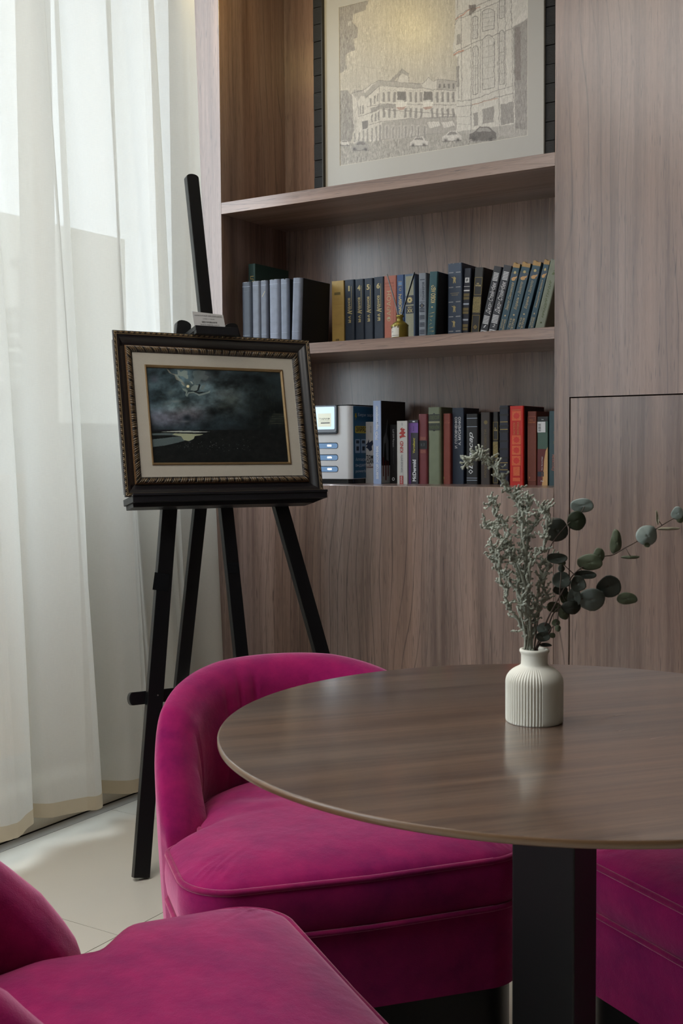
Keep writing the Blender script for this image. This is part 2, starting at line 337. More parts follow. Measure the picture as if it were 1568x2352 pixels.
EUC={
 'E1':([(-0.0, 0.0, 0.085), (0.0066, 0.0152, 0.1134), (0.0122, 0.02, 0.1405), (0.017, 0.02, 0.1699), (0.0186, 0.02, 0.1894), (0.025, 0.02, 0.2041), (0.0396, 0.02, 0.2218), (0.0558, 0.02, 0.2364), (0.0606, 0.02, 0.2444)],[((0.0291, 0.02, 0.2167), 0.01309, 0.01405, 0), ((0.0512, 0.02, 0.2283), 0.01038, 0.01118, 1), ((0.0598, 0.02, 0.2449), 0.01245, 0.0083, 2)]),
 'E2':([(0.0024, -0.0, 0.085), (0.0123, -0.0072, 0.1151), (0.0197, -0.01, 0.1315), (0.0276, -0.01, 0.1458), (0.0402, -0.01, 0.1665), (0.0529, -0.01, 0.1776), (0.0751, -0.01, 0.1886), (0.0862, -0.01, 0.1909), (0.1004, -0.01, 0.1988), (0.1146, -0.01, 0.2066), (0.1352, -0.01, 0.22), (0.1493, -0.01, 0.2286), (0.1635, -0.01, 0.2364)],[((0.0219, -0.01, 0.1882), 0.0115, 0.00607, 0), ((0.0283, -0.01, 0.1631), 0.01118, 0.00926, 3), ((0.0454, -0.01, 0.1593), 0.0083, 0.00958, 0), ((0.0553, -0.01, 0.1688), 0.01197, 0.00511, 0), ((0.06, -0.01, 0.1831), 0.01309, 0.00958, 4), ((0.0695, -0.01, 0.191), 0.00639, 0.00798, 4), ((0.0909, -0.01, 0.2044), 0.00607, 0.01405, 4), ((0.1052, -0.01, 0.1884), 0.01038, 0.0016, 4), ((0.1233, -0.01, 0.2124), 0.01245, 0.01118, 2), ((0.1575, -0.01, 0.2373), 0.00607, 0.00734, 2), ((0.151, -0.01, 0.2194), 0.01405, 0.00144, 5), ((0.1338, -0.01, 0.2327), 0.00192, 0.00798, 5), ((0.1629, -0.01, 0.2317), 0.00415, 0.00543, 4), ((0.1226, -0.01, 0.2023), 0.00351, 0.00255, 4)]),
 'E3':([(0.004, 0.0, 0.085), (0.016, 0.0045, 0.1068), (0.023, 0.0077, 0.1225), (0.0343, 0.008, 0.1321), (0.0537, 0.008, 0.1385), (0.073, 0.008, 0.1432), (0.0931, 0.008, 0.1463)],[((0.0247, 0.008, 0.129), 0.0083, 0.00639, 4), ((0.0351, 0.0078, 0.1232), 0.00671, 0.00766, 4), ((0.0432, 0.008, 0.1296), 0.01118, 0.00734, 0), ((0.0464, 0.008, 0.1402), 0.00766, 0.01245, 3), ((0.0658, 0.008, 0.1387), 0.01469, 0.01309, 3), ((0.085, 0.008, 0.1532), 0.01309, 0.01277, 0), ((0.1053, 0.008, 0.1398), 0.01118, 0.00702, 4), ((0.0319, 0.008, 0.1484), 0.00878, 0.00543, 0), ((0.0375, 0.008, 0.1402), 0.00639, 0.00798, 4), ((0.077, 0.008, 0.14), 0.00447, 0.0083, 3)]),
 'E4':([(0.0016, -0.0, 0.085), (0.0067, -0.0029, 0.0919), (0.0126, -0.0058, 0.0988), (0.0182, -0.0101, 0.1091), (0.024, -0.0126, 0.115)],[((0.0104, -0.009, 0.1066), 0.00798, 0.00734, 3), ((0.0081, -0.0056, 0.0985), 0.00798, 0.00575, 0), ((0.0222, -0.0124, 0.1145), 0.00511, 0.00383, 4), ((0.0135, -0.0007, 0.0866), 0.00639, 0.00255, 0), ((0.0189, -0.0061, 0.0996), 0.00351, 0.00287, 4), ((0.0237, -0.0101, 0.109), 0.00319, 0.00351, 4), ((0.0275, -0.018, 0.1825), 0.00447, 0.00287, 4), ((0.026, -0.018, 0.177), 0.00415, 0.00383, 0)]),
}
VASE=(-0.4979,1.2102,0.75)
HCITY=[1007.879248, -7.745917, 157.399378, -258.932788, -954.582775, 997.605078, -0.093067, -0.007303, 1.0]
HMOON=[1285.129219, -51.212025, 235.0, 69.015032, -855.054589, 1095.0, 0.063027, 0.021044, 1.0]

# ================================================================== room shell
D = 3.0782           # front plane of the cabinet wall
XL, XR, XS = -2.3883, -1.2079, -1.1615
M_wall = mat('white_plaster', '#d9d8d3', 0.9, var=0.03, vscale=6)
M_dim = mat('grey_brown_painted_wall', '#35302c', 0.9, var=0.05)
M_ceil = mat('white_ceiling', '#e2e2de', 0.95, var=0.02)
M_tile = mat('cream_porcelain_tile', '#d3cfc4', 0.28, var=0.05, vscale=5, bump=0.05, bscale=60)
M_grout = mat('dark_grout', '#4c4a45', 0.9)
struct(MB().box((-2.62, -3.2, -0.1), (2.6, D + 0.5, -0.006)).part('floor', M_grout))
floor = bpy.data.objects['floor']
tx, ty = 0.6332, 0.6477
tile_me = MB().box((0.0009, 0.0009, -0.006), (tx - 0.0009, ty - 0.0009, 0)).mesh('tile', M_tile)
for i in range(0, 8):
    for j in range(-8, 3):
        y0 = 1.8206 + j * ty
        if y0 > 3.05 or y0 < -3.2: continue
        link('tile', tile_me, floor, (-2.3535 + i * tx, y0, 0))
struct(MB().box((-2.3990, -3.2, -0.006), (-2.3548, D, 0.0)).part('trim_1', mat('pale_edge_strip', '#a9a8a4', 0.35)))
struct(MB().box((-2.7, -3.3, 3.05), (2.7, D + 0.55, 3.15)).part('ceiling', M_ceil))
struct(MB().box((-2.7, D + 0.40, 0), (2.7, D + 0.5, 3.05)).part('wall_back', M_wall))
struct(MB().box((2.6, -3.3, 0), (2.7, D + 0.5, 3.05)).part('wall_right', M_dim))
# closed rear wall behind the camera, kept dark to cut bounced light
struct(MB().box((-2.7, -3.3, 0), (2.6, -3.2, 3.05)).part('wall_front', M_dim))
# window wall: low kerb, lintel and an added lower panel that shades the bookcase corner
M_kerb = mat('beige_painted_kerb', '#d3ccba', 0.6, var=0.05)
wl = struct(MB().box((-2.40, -3.2, 0.004), (-2.62, D, 0.12)).box((-2.50, -3.2, 2.86), (-2.62, D, 3.05)).part('wall_left', M_kerb))
struct(MB().box((-2.53, 2.40, 0.12), (-2.57, D, 1.15)).part('trim_2', mat('grey_beige_shading_panel', '#a49c8d', 0.7)))
M_frame = mat('grey_window_profile', '#8f9495', 0.4)
M_glass = bpy.data.materials.new('window_glass'); t, N, L = nodes(M_glass)
for n_ in list(N):
    if n_.type != 'OUTPUT_MATERIAL': N.remove(n_)
tr = N.new('ShaderNodeBsdfTransparent'); tr.inputs[0].default_value = (0.95, 0.955, 0.95, 1); gl = N.new('ShaderNodeBsdfGlossy'); gl.inputs['Roughness'].default_value = 0.02
mxs = N.new('ShaderNodeMixShader'); mxs.inputs[0].default_value = 0.06
L.new(tr.outputs[0], mxs.inputs[1]); L.new(gl.outputs[0], mxs.inputs[2]); L.new(mxs.outputs[0], [n_ for n_ in N if n_.type == 'OUTPUT_MATERIAL'][0].inputs[0])
for k, (y0, y1) in enumerate(((2.40, D), (0.85, 2.40), (-1.1, 0.85), (-3.2, -1.1))):
    win = struct(MB().box((-2.52, y0, 0.12), (-2.58, y0 + 0.05, 2.86)).box((-2.52, y1 - 0.03, 0.12), (-2.58, y1, 2.86))
                 .box((-2.52, y0, 0.12), (-2.58, y1, 0.17)).box((-2.52, y0, 2.80), (-2.58, y1, 2.86)).part('window_%d' % (k + 1), M_frame))
    MB().box((-2.545, y0 + 0.05, 0.17), (-2.551, y1 - 0.03, 2.80)).part('pane', M_glass, win)

# ------------------------------------------------------------------ outside
M_pave = mat('street_paving', '#6b5436', 0.9, var=0.2, vscale=2)
struct(MB().box((-60, -40, -0.35), (-2.63, 60, -0.25)).part('ground', M_pave))
M_bld = mat('pale_render_facade', '#b9b6ae', 0.9, var=0.05)
M_dk = mat('grey_stone', '#6d6a66', 0.9)  # plain grey for the stair, posts and window openings
b_ = thing('building', 'pale town building seen faintly through the sheer curtain', 'building', (-22, 10, -0.25))
MB().box((-3, -13, 0), (0, 14, 3.1)).part('facade_wall', M_bld, b_)
MB().box((-3, -1.5, 3.1), (0, 14, 7.2)).part('upper_storey', M_bld, b_)
for k in range(9):
    w_ = MB().box((-0.05, -12 + k * 2.7, 1.0), (0.06, -10.7 + k * 2.7, 2.6)).part('window', M_dk, b_)
struct(MB().box((-3.25, -6, -0.25), (-3.10, 12, 0.98)).part('trim_3', mat('outer_shading_wall', '#a8834c', 0.9)))  # low wall added outside to darken and warm the lower curtain
s_ = thing('outdoor_staircase', 'grey outdoor stair and columns seen through the sheer curtain', 'staircase', (-9, 8.2, -0.25))
for k in range(6):
    zz = 1.95 + k * 0.155
    MB().box((-0.3, -0.02 + 0.02 * k, zz), (0.0, 0.40, zz + 0.085)).part('step', M_dk, s_)
MB().box((-0.3, 0.31, 0), (0, 0.40, 3.33)).box((-0.3, 0.20, 3.25), (0, 0.45, 3.33)).part('column', M_dk, s_)
MB().box((-0.3, -0.7, 1.93), (0, 0.40, 2.0)).part('landing_slab', M_dk, s_)
for y_ in (-0.12, 0.14): MB().box((-0.3, y_, 0.9), (0, y_ + 0.05, 1.93)).part('post', M_dk, s_)
MB().box((-0.3, -0.7, 0), (0, 0.45, 1.40)).box((-0.3, -0.7, 1.44), (0, 0.40, 1.68)).part('parapet', M_dk, s_)

# ------------------------------------------------------------------ curtain
def curtain_mat(key, col, alpha):
    m = bpy.data.materials.new(key); t, N, L = nodes(m)
    out = [n for n in N if n.type == 'OUTPUT_MATERIAL'][0]; N.remove(N['Principled BSDF'])
    tc = N.new('ShaderNodeTexCoord')
    def weave(sc):
        mp = N.new('ShaderNodeMapping'); mp.inputs['Scale'].default_value = sc; L.new(tc.outputs['UV'], mp.inputs[0])
        n = N.new('ShaderNodeTexNoise'); n.inputs['Scale'].default_value = 1; n.inputs['Detail'].default_value = 2; L.new(mp.outputs[0], n.inputs[0]); return n
    a, b = weave((700, 30, 1)), weave((30, 700, 1))
    ad = N.new('ShaderNodeMath'); ad.operation = 'ADD'; L.new(a.outputs[0], ad.inputs[0]); L.new(b.outputs[0], ad.inputs[1])
    mr = N.new('ShaderNodeMapRange'); mr.inputs['From Min'].default_value = 0.75; mr.inputs['From Max'].default_value = 1.25
    mr.inputs['To Min'].default_value = alpha * 0.65; mr.inputs['To Max'].default_value = alpha * 1.35; L.new(ad.outputs[0], mr.inputs[0])
    di = N.new('ShaderNodeBsdfDiffuse'); di.inputs[0].default_value = (*lin(col), 1)
    tl = N.new('ShaderNodeBsdfTranslucent'); tl.inputs[0].default_value = (*lin(col), 1)
    tp = N.new('ShaderNodeBsdfTransparent')
    m1 = N.new('ShaderNodeMixShader'); m1.inputs[0].default_value = 0.5; L.new(di.outputs[0], m1.inputs[1]); L.new(tl.outputs[0], m1.inputs[2])
    m2 = N.new('ShaderNodeMixShader'); L.new(mr.outputs[0], m2.inputs[0]); L.new(m1.outputs[0], m2.inputs[1]); L.new(tp.outputs[0], m2.inputs[2])
    bp = N.new('ShaderNodeBump'); bp.inputs['Strength'].default_value = 0.15; bp.inputs['Distance'].default_value = 0.0005; L.new(ad.outputs[0], bp.inputs['Height'])
    L.new(bp.outputs[0], di.inputs['Normal']); L.new(bp.outputs[0], tl.inputs['Normal'])
    L.new(m2.outputs[0], out.inputs[0]); return m
M_cur = curtain_mat('sheer_linen', '#d6d3cb', 0.07)
M_hem = curtain_mat('doubled_linen_hem', '#c4b69e', 0.04)
PB = [-3.1 + 0.27 * i for i in range(18)] + [1.74, 2.000, 2.262, 2.49, 2.70, 2.87]
PT = [-3.1 + 0.27 * i for i in range(18)] + [1.66, 1.90, 2.165, 2.40, 2.545, 2.77]
def cur_pt(s, z):
    k = (z - 0.05) / 2.3; k = max(0, min(1.25, k))
    pk = [b + (t_ - b) * k for b, t_ in zip(PB, PT)]
    i = min(int(s), len(pk) - 2); f = s - i; y = pk[i] + (pk[i + 1] - pk[i]) * f
    amp = 0.047 * (0.85 + 0.25 * math.sin(i * 2.3 + z * 0.6)) * (1.12 - 0.2 * k)
    c_ = math.cos(2 * math.pi * s); x = -2.285 + amp * c_ + 0.006 * math.sin(2 * math.pi * s * 2.7 + z * 2.0) + 0.003 * math.sin(17 * s + z)
    y += 0.030 * math.sin(2 * math.pi * s) * (0.7 + 0.3 * math.sin(i * 1.7)) + 0.008 * math.sin(z * 1.7 + i)
    return (x, y, z)
def sheet(mb, s0, s1, ns, zs, off=0.0):
    rows = []
    for i in range(ns + 1):
        s = s0 + (s1 - s0) * i / ns
        rows.append([tuple(Vector(cur_pt(s, z)) + Vector((off, 0, 0))) for z in zs])
    mb.grid(rows)
def uv_sheet(o, ns, nz, wid, hgt):
    uv = o.data.uv_layers.new(name='UVMap'); m = nz
    for l in o.data.loops:
        i, j = divmod(l.vertex_index, m); uv.data[l.index].uv = (i / ns * wid, j / (m - 1) * hgt)
S1 = len(PB) - 1; S0 = 12
zs = [0.112] + list(np.linspace(0.2, 2.95, 24))
cr = thing('sheer_curtain', 'long white sheer linen curtain hanging in folds before the window', 'curtain', (-2.285, 2.0, 0.07))
mb = MB((-2.285, 2.0, 0.07)); sheet(mb, S0, S1, 900, zs); o = mb.part('drape', M_cur, cr, smooth=True); uv_sheet(o, 900, len(zs), 12.0, 2.9)
zh = [0.073, 0.092, 0.1125]
mb = MB((-2.285, 2.0, 0.07)); sheet(mb, S0, S1, 900, zh); o = mb.part('hem', M_hem, cr, smooth=True); uv_sheet(o, 900, 3, 12.0, 0.04)

# ------------------------------------------------------------------ cabinet wall
WL, WDk, WLn = '#a0877b', '#6b554c', '#2c211e'
M_wv = wood('walnut_vertical', WL, WDk, WLn, 'Z', linew=1.0, rough=.36, coat=.7, coat_r=.22)
M_wh = wood('walnut_horizontal', WL, WDk, WLn, 'X', linew=.6, rough=.36, coat=.7, coat_r=.22)
M_wd = wood('walnut_door', '#997f72', '#654e44', '#2a1f1c', 'Z', scale=0.9, linew=1.0, rough=.36, coat=.7, coat_r=.22)
bk = thing('bookcase', 'tall built-in walnut bookcase with open niches and plain lower front', 'bookcase', (-1.8, D, 0))
def P_(a, b, name, m, par=bk, o=(-1.8, D, 0), bev=0.0006):
    return MB(o).box(a, b).part(name, m, par, bevel=bev, bseg=1)
P_((-2.52, D, 0.0), (XL, D + 0.39, 3.04), 'left_side_panel', M_wv)
P_((XL, D + 0.379, 0.9), (XR, D + 0.395, 3.04), 'back_panel', M_wv)
P_((XR, D + 0.0185, 0.0), (XS - 0.012, D + 0.39, 3.04), 'right_side_panel', M_wv)
P_((XL, D, 1.8543), (XR, D + 0.379, 1.8922), 'shelf', M_wh)
P_((XL, D, 1.3720), (XR, D + 0.379, 1.4059), 'shelf', M_wh)
P_((XL, D + 0.0, 0.932), (XR, D + 0.379, 0.950), 'niche_floor', M_wh)
P_((XL, D, 2.96), (XR, D + 0.379, 3.04), 'top_panel', M_wh)
P_((XL, D - 0.0006, 0.0), (XR - 0.0010, D + 0.016, 0.9492), 'lower_front', M_wv)
c2 = thing('tall_cabinet', 'flush walnut cabinet right of the bookcase with a shadow-gap door', 'cabinet', (0.2, D, 0))
o2 = (0.2, D, 0)
Lp = [(XR, D, 3.04), (XR, D, 0), (XS - 0.0015, D, 0), (XS - 0.0015, D, 1.2065), (2.55, D, 1.2065), (2.55, D, 3.04)]
MB(o2).prism(Lp, (0, 0.018, 0)).part('upper_front', M_wv, c2)
P_((XS + 0.0018, D + 0.0, 0.0), (-0.53, D + 0.018, 1.2032), 'door', M_wd, c2, o2)
P_((-0.527, D + 0.0, 0.0), (0.10, D + 0.018, 1.2032), 'door', M_wd, c2, o2)
P_((0.103, D + 0.0, 0.0), (2.55, D + 0.018, 1.2032), 'door', M_wd, c2, o2)
P_((XS - 0.01, D + 0.03, 0.0), (2.55, D + 0.39, 3.0), 'carcass', mat('black_gap', '#0b0a0a', 0.9), c2, o2)

# ------------------------------------------------------------------ raster helper for flat prints
class Ras:
    def __init__(s, w_, h_, bg_, x0=0, y0=0):
        s.a = np.zeros((h_, w_, 3)) + np.array(bg_, float); s.x0, s.y0 = x0, y0
    def poly(s, pts, c, al=1.0):
        p = np.array(pts, float) - [s.x0, s.y0]; H_, W_ = s.a.shape[:2]
        xa, ya = np.floor(p.min(0)).astype(int); xb, yb = np.ceil(p.max(0)).astype(int) + 1
        xa, ya = max(xa, 0), max(ya, 0); xb, yb = min(xb, W_), min(yb, H_)
        if xb <= xa or yb <= ya: return
        Y, X = np.mgrid[ya:yb, xa:xb] + 0.5; ins = np.zeros(X.shape, bool); n = len(p)
        for i in range(n):
            x1, y1 = p[i]; x2, y2 = p[(i + 1) % n]
            if y1 == y2: continue
            ins ^= ((y1 > Y) != (y2 > Y)) & (X < (x2 - x1) * (Y - y1) / (y2 - y1) + x1)
        s.a[ya:yb, xa:xb][ins] = s.a[ya:yb, xa:xb][ins] * (1 - al) + np.array(c, float) * al
    def line(s, pts, wd, c, al=1.0):
        for (x1, y1), (x2, y2) in zip(pts[:-1], pts[1:]):
            d = np.array([x2 - x1, y2 - y1], float); l = np.hypot(*d)
            if l < 1e-6: continue
            n = np.array([-d[1], d[0]]) / l * wd / 2; a = np.array([x1, y1]); b = np.array([x2, y2])
            s.poly([a + n, b + n, b - n, a - n], c, al)
    def blob(s, cx, cy, rx, ry, c, al=1.0, soft=1.0):
        H_, W_ = s.a.shape[:2]; Y, X = np.mgrid[0:H_, 0:W_]; r = ((X + s.x0 - cx) / rx) ** 2 + ((Y + s.y0 - cy) / ry) ** 2
        k = (al * np.exp(-r * 1.4) if soft else al * (r < 1))[..., None]; s.a = s.a * (1 - k) + np.array(c, float) * k
def vnoise(h_, w_, sy, sx, r=rng):
    gy, gx = int(h_ / sy) + 3, int(w_ / sx) + 3; g = r.random((gy, gx))
    y = np.arange(h_) / sy; x = np.arange(w_) / sx; yi = y.astype(int); xi = x.astype(int); fy = y - yi; fx = x - xi
    fy = fy * fy * (3 - 2 * fy); fx = fx * fx * (3 - 2 * fx); fy = fy[:, None]; fx = fx[None, :]
    a = g[yi][:, xi]; b = g[yi][:, xi + 1]; c_ = g[yi + 1][:, xi]; d = g[yi + 1][:, xi + 1]
    return (a * (1 - fx) + b * fx) * (1 - fy) + (c_ * (1 - fx) + d * fx) * fy
def fbm(h_, w_, sy, sx, o_=4):
    t_ = 0; k = 0.5; n = 0
    for i in range(o_): t_ = t_ + vnoise(h_, w_, max(1.01, sy / 2 ** i), max(1.01, sx / 2 ** i)) * k; n += k; k *= 0.55
    return t_ / n
def print_mesh(name, W_, H_, nx, ny, ras, Hm, m, parent, P, ux, uz):
    """flat printed sheet: a fine grid whose vertices carry the ink colour"""
    u = np.linspace(0, 1, nx + 1); v = np.linspace(0, 1, ny + 1); U_, V_ = np.meshgrid(u, v)
    dn = Hm[6] * U_ + Hm[7] * V_ + 1; X = (Hm[0] * U_ + Hm[1] * V_ + Hm[2]) / dn - ras.x0; Y = (Hm[3] * U_ + Hm[4] * V_ + Hm[5]) / dn - ras.y0
    hh, ww = ras.a.shape[:2]; xi = np.clip(X, 0, ww - 1.001); yi = np.clip(Y, 0, hh - 1.001); x0 = xi.astype(int); y0 = yi.astype(int); fx = (xi - x0)[..., None]; fy = (yi - y0)[..., None]
    A = ras.a; c_ = (A[y0, x0] * (1 - fx) + A[y0, x0 + 1] * fx) * (1 - fy) + (A[y0 + 1, x0] * (1 - fx) + A[y0 + 1, x0 + 1] * fx) * fy
    c_ = np.clip(c_ / 255, 0, 1); cl = np.where(c_ <= 0.04045, c_ / 12.92, ((c_ + 0.055) / 1.055) ** 2.4)
    P = np.array(P); co = P + (U_.ravel() * W_)[:, None] * np.array(ux) + (V_.ravel() * H_)[:, None] * np.array(uz)
    idx = np.arange((nx + 1) * (ny + 1)).reshape(ny + 1, nx + 1); q = np.stack([idx[:-1, :-1], idx[:-1, 1:], idx[1:, 1:], idx[1:, :-1]], -1).reshape(-1, 4)
    me = bpy.data.meshes.new(name); me.vertices.add(len(co)); me.vertices.foreach_set('co', co.ravel().astype(np.float32))
    me.loops.add(q.size); me.loops.foreach_set('vertex_index', q.ravel().astype(np.int32))
    me.polygons.add(len(q)); me.polygons.foreach_set('loop_start', np.arange(0, q.size, 4, dtype=np.int32))
    me.update(calc_edges=True); at = me.color_attributes.new('print', 'FLOAT_COLOR', 'POINT')
    at.data.foreach_set('color', np.concatenate([cl.reshape(-1, 3), np.ones((len(co), 1))], 1).ravel().astype(np.float32))
    me.materials.append(m); return link(name, me, parent)

# ================================================================== framed city drawing
def city():
    r = Ras(1170, 1270, (176, 172, 165), 140, -250); H_, W_ = r.a.shape[:2]
    r.blob(620, 60, 420, 330, (196, 186, 160), 0.75)  # cream sky, with the warm lamp reflection painted into it
    st = fbm(H_, W_, 90, 3.0, 3) - 0.5; r.a += (st * 34)[..., None]
    # dark tree masses on the left
    G = (118, 114, 113)
    r.poly([(140, 30), (200, 10), (330, 5), (310, 60), (240, 85), (228, 130), (265, 170), (262, 225), (235, 235), (250, 300), (205, 320), (190, 330), (198, 410), (160, 440), (140, 430)], G, .62)
    r.poly([(140, -250), (420, -250), (380, -120), (300, -60), (330, 5), (140, 40)], G, .62)
    r.poly([(205, 130), (225, 130), (220, 160), (205, 155)], (176, 174, 170), .8)
    r.poly([(150, 545), (200, 540), (235, 575), (232, 640), (262, 690), (258, 760), (232, 800), (225, 850), (160, 850)], G, .6)
    # far building row
    LT, LN, DK = (196, 193, 189), (104, 100, 100), (132, 128, 127)
    r.poly([(225, 560), (300, 542), (390, 480), (500, 488), (530, 415), (568, 440), (568, 500), (650, 505), (690, 465), (720, 490), (738, 475), (858, 490), (858, 790), (240, 860), (235, 640)], LT, .75)
    r.poly([(305, 560), (385, 484), (395, 480), (640, 500), (655, 530), (400, 512), (310, 590)], DK, .55)
    r.poly([(738, 478), (856, 488), (856, 540), (738, 536)], DK, .5)
    r.poly([(228, 560), (240, 540), (300, 540), (320, 580), (285, 575), (262, 610)], DK, .5)
    r.poly([(455, 485), (528, 415), (568, 440), (566, 458), (530, 440), (480, 487)], DK, .65)
    for a in ([(225, 560), (300, 540), (390, 480), (500, 490)], [(500, 490), (528, 412), (570, 442), (568, 498)], [(570, 498), (655, 505), (668, 490), (690, 466), (718, 490), (738, 476), (858, 488)], [(395, 520), (395, 850)], [(310, 590), (395, 516), (500, 520), (858, 545)], [(320, 640), (400, 625), (858, 630)], [(300, 690), (400, 655), (858, 690)], [(330, 750), (405, 730), (560, 715), (858, 700)], [(262, 610), (270, 700), (330, 680)]):
        r.line(a, 3, LN, .75)
    r.poly([(340, 650), (400, 630), (500, 622), (495, 648), (400, 652), (340, 682)], DK, .75)
    for k, x in enumerate(range(415, 860, 32)):
        if k in (3, 8): 
            r.poly([(x - 12, 548), (x + 40, 548), (x + 40, 600), (x - 12, 600)], (92, 89, 90), .8); r.poly([(x - 18, 612), (x + 46, 610), (x + 46, 640), (x - 18, 644)], (208, 205, 200), .9)
            r.poly([(x - 18, 644), (x + 46, 640), (x + 30, 656), (x, 658)], (150, 110, 98), .6); continue
        r.poly([(x, 552), (x + 13, 552), (x + 13, 612), (x, 612)], LN, .65)
        r.poly([(x, 652), (x + 14, 650), (x + 14, 706), (x, 708)], LN, .6)
        r.line([(x - 3, 552), (x - 3, 612)], 2, LN, .5); r.line([(x - 5, 546), (x + 8, 538), (x + 20, 546)], 2, LN, .5)
    for x in range(750, 850, 28): r.poly([(x, 502), (x + 12, 502), (x + 12, 530), (x, 530)], (82, 80, 82), .6)
    for x, y in ((338, 590), (360, 575), (378, 562), (275, 640), (292, 634), (345, 690), (366, 682), (384, 676)): r.poly([(x, y), (x + 9, y - 4), (x + 9, y + 44), (x, y + 48)], LN, .6)
    r.poly([(410, 735), (560, 715), (680, 705), (858, 695), (858, 790), (410, 845)], DK, .55)
    for x in range(425, 690, 38): r.poly([(x, 752), (x + 26, 748), (x + 26, 830), (x, 836)], (186, 183, 180), .55); r.poly([(x + 8, 760), (x + 18, 758), (x + 18, 826), (x + 8, 830)], LN, .4)
    for x in (682, 768):
        r.poly([(x, 735), (x + 65, 728), (x + 78, 755), (x + 14, 768)], (206, 203, 199), .9)
        for q in range(5): r.line([(x + 6 + q * 13, 734), (x + 18 + q * 13, 764)], 2, LN, .5)
    for x in range(240, 400, 26): r.poly([(x, 800 - (x - 240) * .3), (x + 10, 796 - (x - 240) * .3), (x + 10, 850), (x, 855)], LN, .5)
    r.poly([(290, 732), (325, 722), (325, 770), (292, 778)], (84, 80, 80), .7)
    # tall corner building
    r.poly([(845, -250), (1290, -250), (1290, 830), (858, 800), (855, 600), (862, 350), (835, 320), (850, 130)], (200, 198, 194), .78)
    r.poly([(1195, 160), (1285, 105), (1285, 780), (1210, 770)], DK, .78)
    r.poly([(1205, 170), (1240, 160), (1245, 480), (1210, 480)], (112, 104, 102), .6)
    r.poly([(1185, 150), (1285, 40), (1285, 110), (1195, 165)], (205, 202, 198), .7)
    for a in ([(860, -250), (862, 60)], [(850, 130), (870, 90), (930, 55), (1150, -40)], [(845, 150), (870, 110), (930, 90), (1155, -10)], [(835, 320), (870, 300), (945, 262), (1195, 170)], [(838, 335), (872, 318), (945, 282)], [(945, 80), (945, 720)], [(1000, 60), (1000, 560)], [(1105, 20), (1108, 540)], [(1150, 0), (1152, 520)], [(1185, -60), (1200, 760)], [(855, 605), (945, 600), (1110, 540), (1198, 515)], [(858, 640), (945, 632), (1112, 580), (1200, 560)], [(945, 632), (945, 790)], [(1112, 545), (1114, 770)], [(865, 340), (870, 590)], [(885, 90), (888, 600)], [(1010, 380), (1085, 362)], [(955, 410), (985, 402)], [(1115, 335), (1143, 328)]):
        r.line(a, 4, LN, .62)
    for (x0, x1, yt, yb, d) in ((1012, 1084, 220, 540, 18), (955, 986, 280, 570, 7), (1115, 1143, 185, 510, 7), (1115, 1143, -60, 110, 4), (955, 985, 100, 235, 4), (1012, 1084, 60, 190, 10), (1012, 1084, -160, -20, 6)):
        arc = [(x0, yb), (x0, yt + d)] + [(x0 + (x1 - x0) * k / 8, yt + d - d * math.sin(math.pi * k / 8) * 1.6) for k in range(9)] + [(x1, yb - (x1 - x0) * .25)]
        r.poly(arc, (190, 188, 184), .8); r.line(arc + [arc[0]], 4, LN, .75)
        r.line([((x0 + x1) / 2, yt), ((x0 + x1) / 2, yb - 8)], 2.5, LN, .55)
        for k in range(1, 5): yy = yt + (yb - yt) * k / 5; r.line([(x0, yy), (x1, yy - (x1 - x0) * .2)], 2, LN, .5)
    r.line([(836, 330), (872, 310), (900, 300)], 7, (168, 112, 92), .8); r.line([(850, 118), (930, 60), (1000, 40)], 6, (168, 112, 92), .6); r.line([(950, 628), (1105, 590)], 5, (168, 120, 100), .5)
    r.poly([(930, 30), (970, 25), (975, 60), (935, 90)], (92, 84, 82), .75)
    for a in ([(855, 400), (873, 396), (873, 520), (857, 522)], [(858, 210), (880, 200), (884, 262), (858, 275)], [(960, 680), (985, 672), (985, 750), (960, 760)], [(1012, 655), (1080, 640), (1082, 730), (1014, 745)], [(1122, 628), (1195, 610), (1198, 740), (1124, 752)]): r.poly(a, LN, .55)
    r.line([(862, 700), (940, 700)], 2, LN, .5); r.line([(862, 745), (940, 745)], 2, LN, .5)
    # street, scribbled
    r.poly([(140, 860), (240, 858), (410, 850), (700, 800), (860, 790), (1290, 735), (1290, 1010), (140, 1010)], (140, 137, 135), .55)
    sc = fbm(H_, W_, 14, 3, 3) - .5; m_ = np.zeros((H_, W_)); m_[1085:] = 1.0; r.a += (sc * m_ * 75)[..., None]
    sc2 = fbm(H_, W_, 20, 4, 3) - .5; mm = np.zeros((H_, W_)); mm[780:1085, :130] = 1; mm[250:680, :120] = 1; mm[700:1030, 1060:] = .8; r.a += (sc2 * mm * 60)[..., None]
    # cars
    def car(x, y, k, c=(198, 195, 192), dk=False):
        b = (92, 88, 88) if dk else c
        r.poly([(x, y), (x + 4 * k, y - 20 * k), (x + 22 * k, y - 30 * k), (x + 38 * k, y - 48 * k), (x + 80 * k, y - 52 * k), (x + 96 * k, y - 32 * k), (x + 108 * k, y - 24 * k), (x + 108 * k, y - 4 * k), (x + 60 * k, y + 4 * k)], b, .85)
        r.poly([(x + 28 * k, y - 30 * k), (x + 42 * k, y - 45 * k), (x + 76 * k, y - 48 * k), (x + 88 * k, y - 32 * k)], (96, 92, 92) if not dk else (170, 168, 166), .65)
        for wx in (20, 86): r.blob(x + wx * k, y - 2 * k, 11 * k, 11 * k, (66, 63, 64), .85)
        r.line([(x + 2, y + 6 * k), (x + 108 * k, y + 2 * k)], 5, (82, 79, 80), .5)
    car(575, 872, 1.0); car(768, 842, 1.1); car(930, 838, 1.55, dk=True); car(225, 898, 1.0, (150, 147, 146)); car(150, 872, .6)
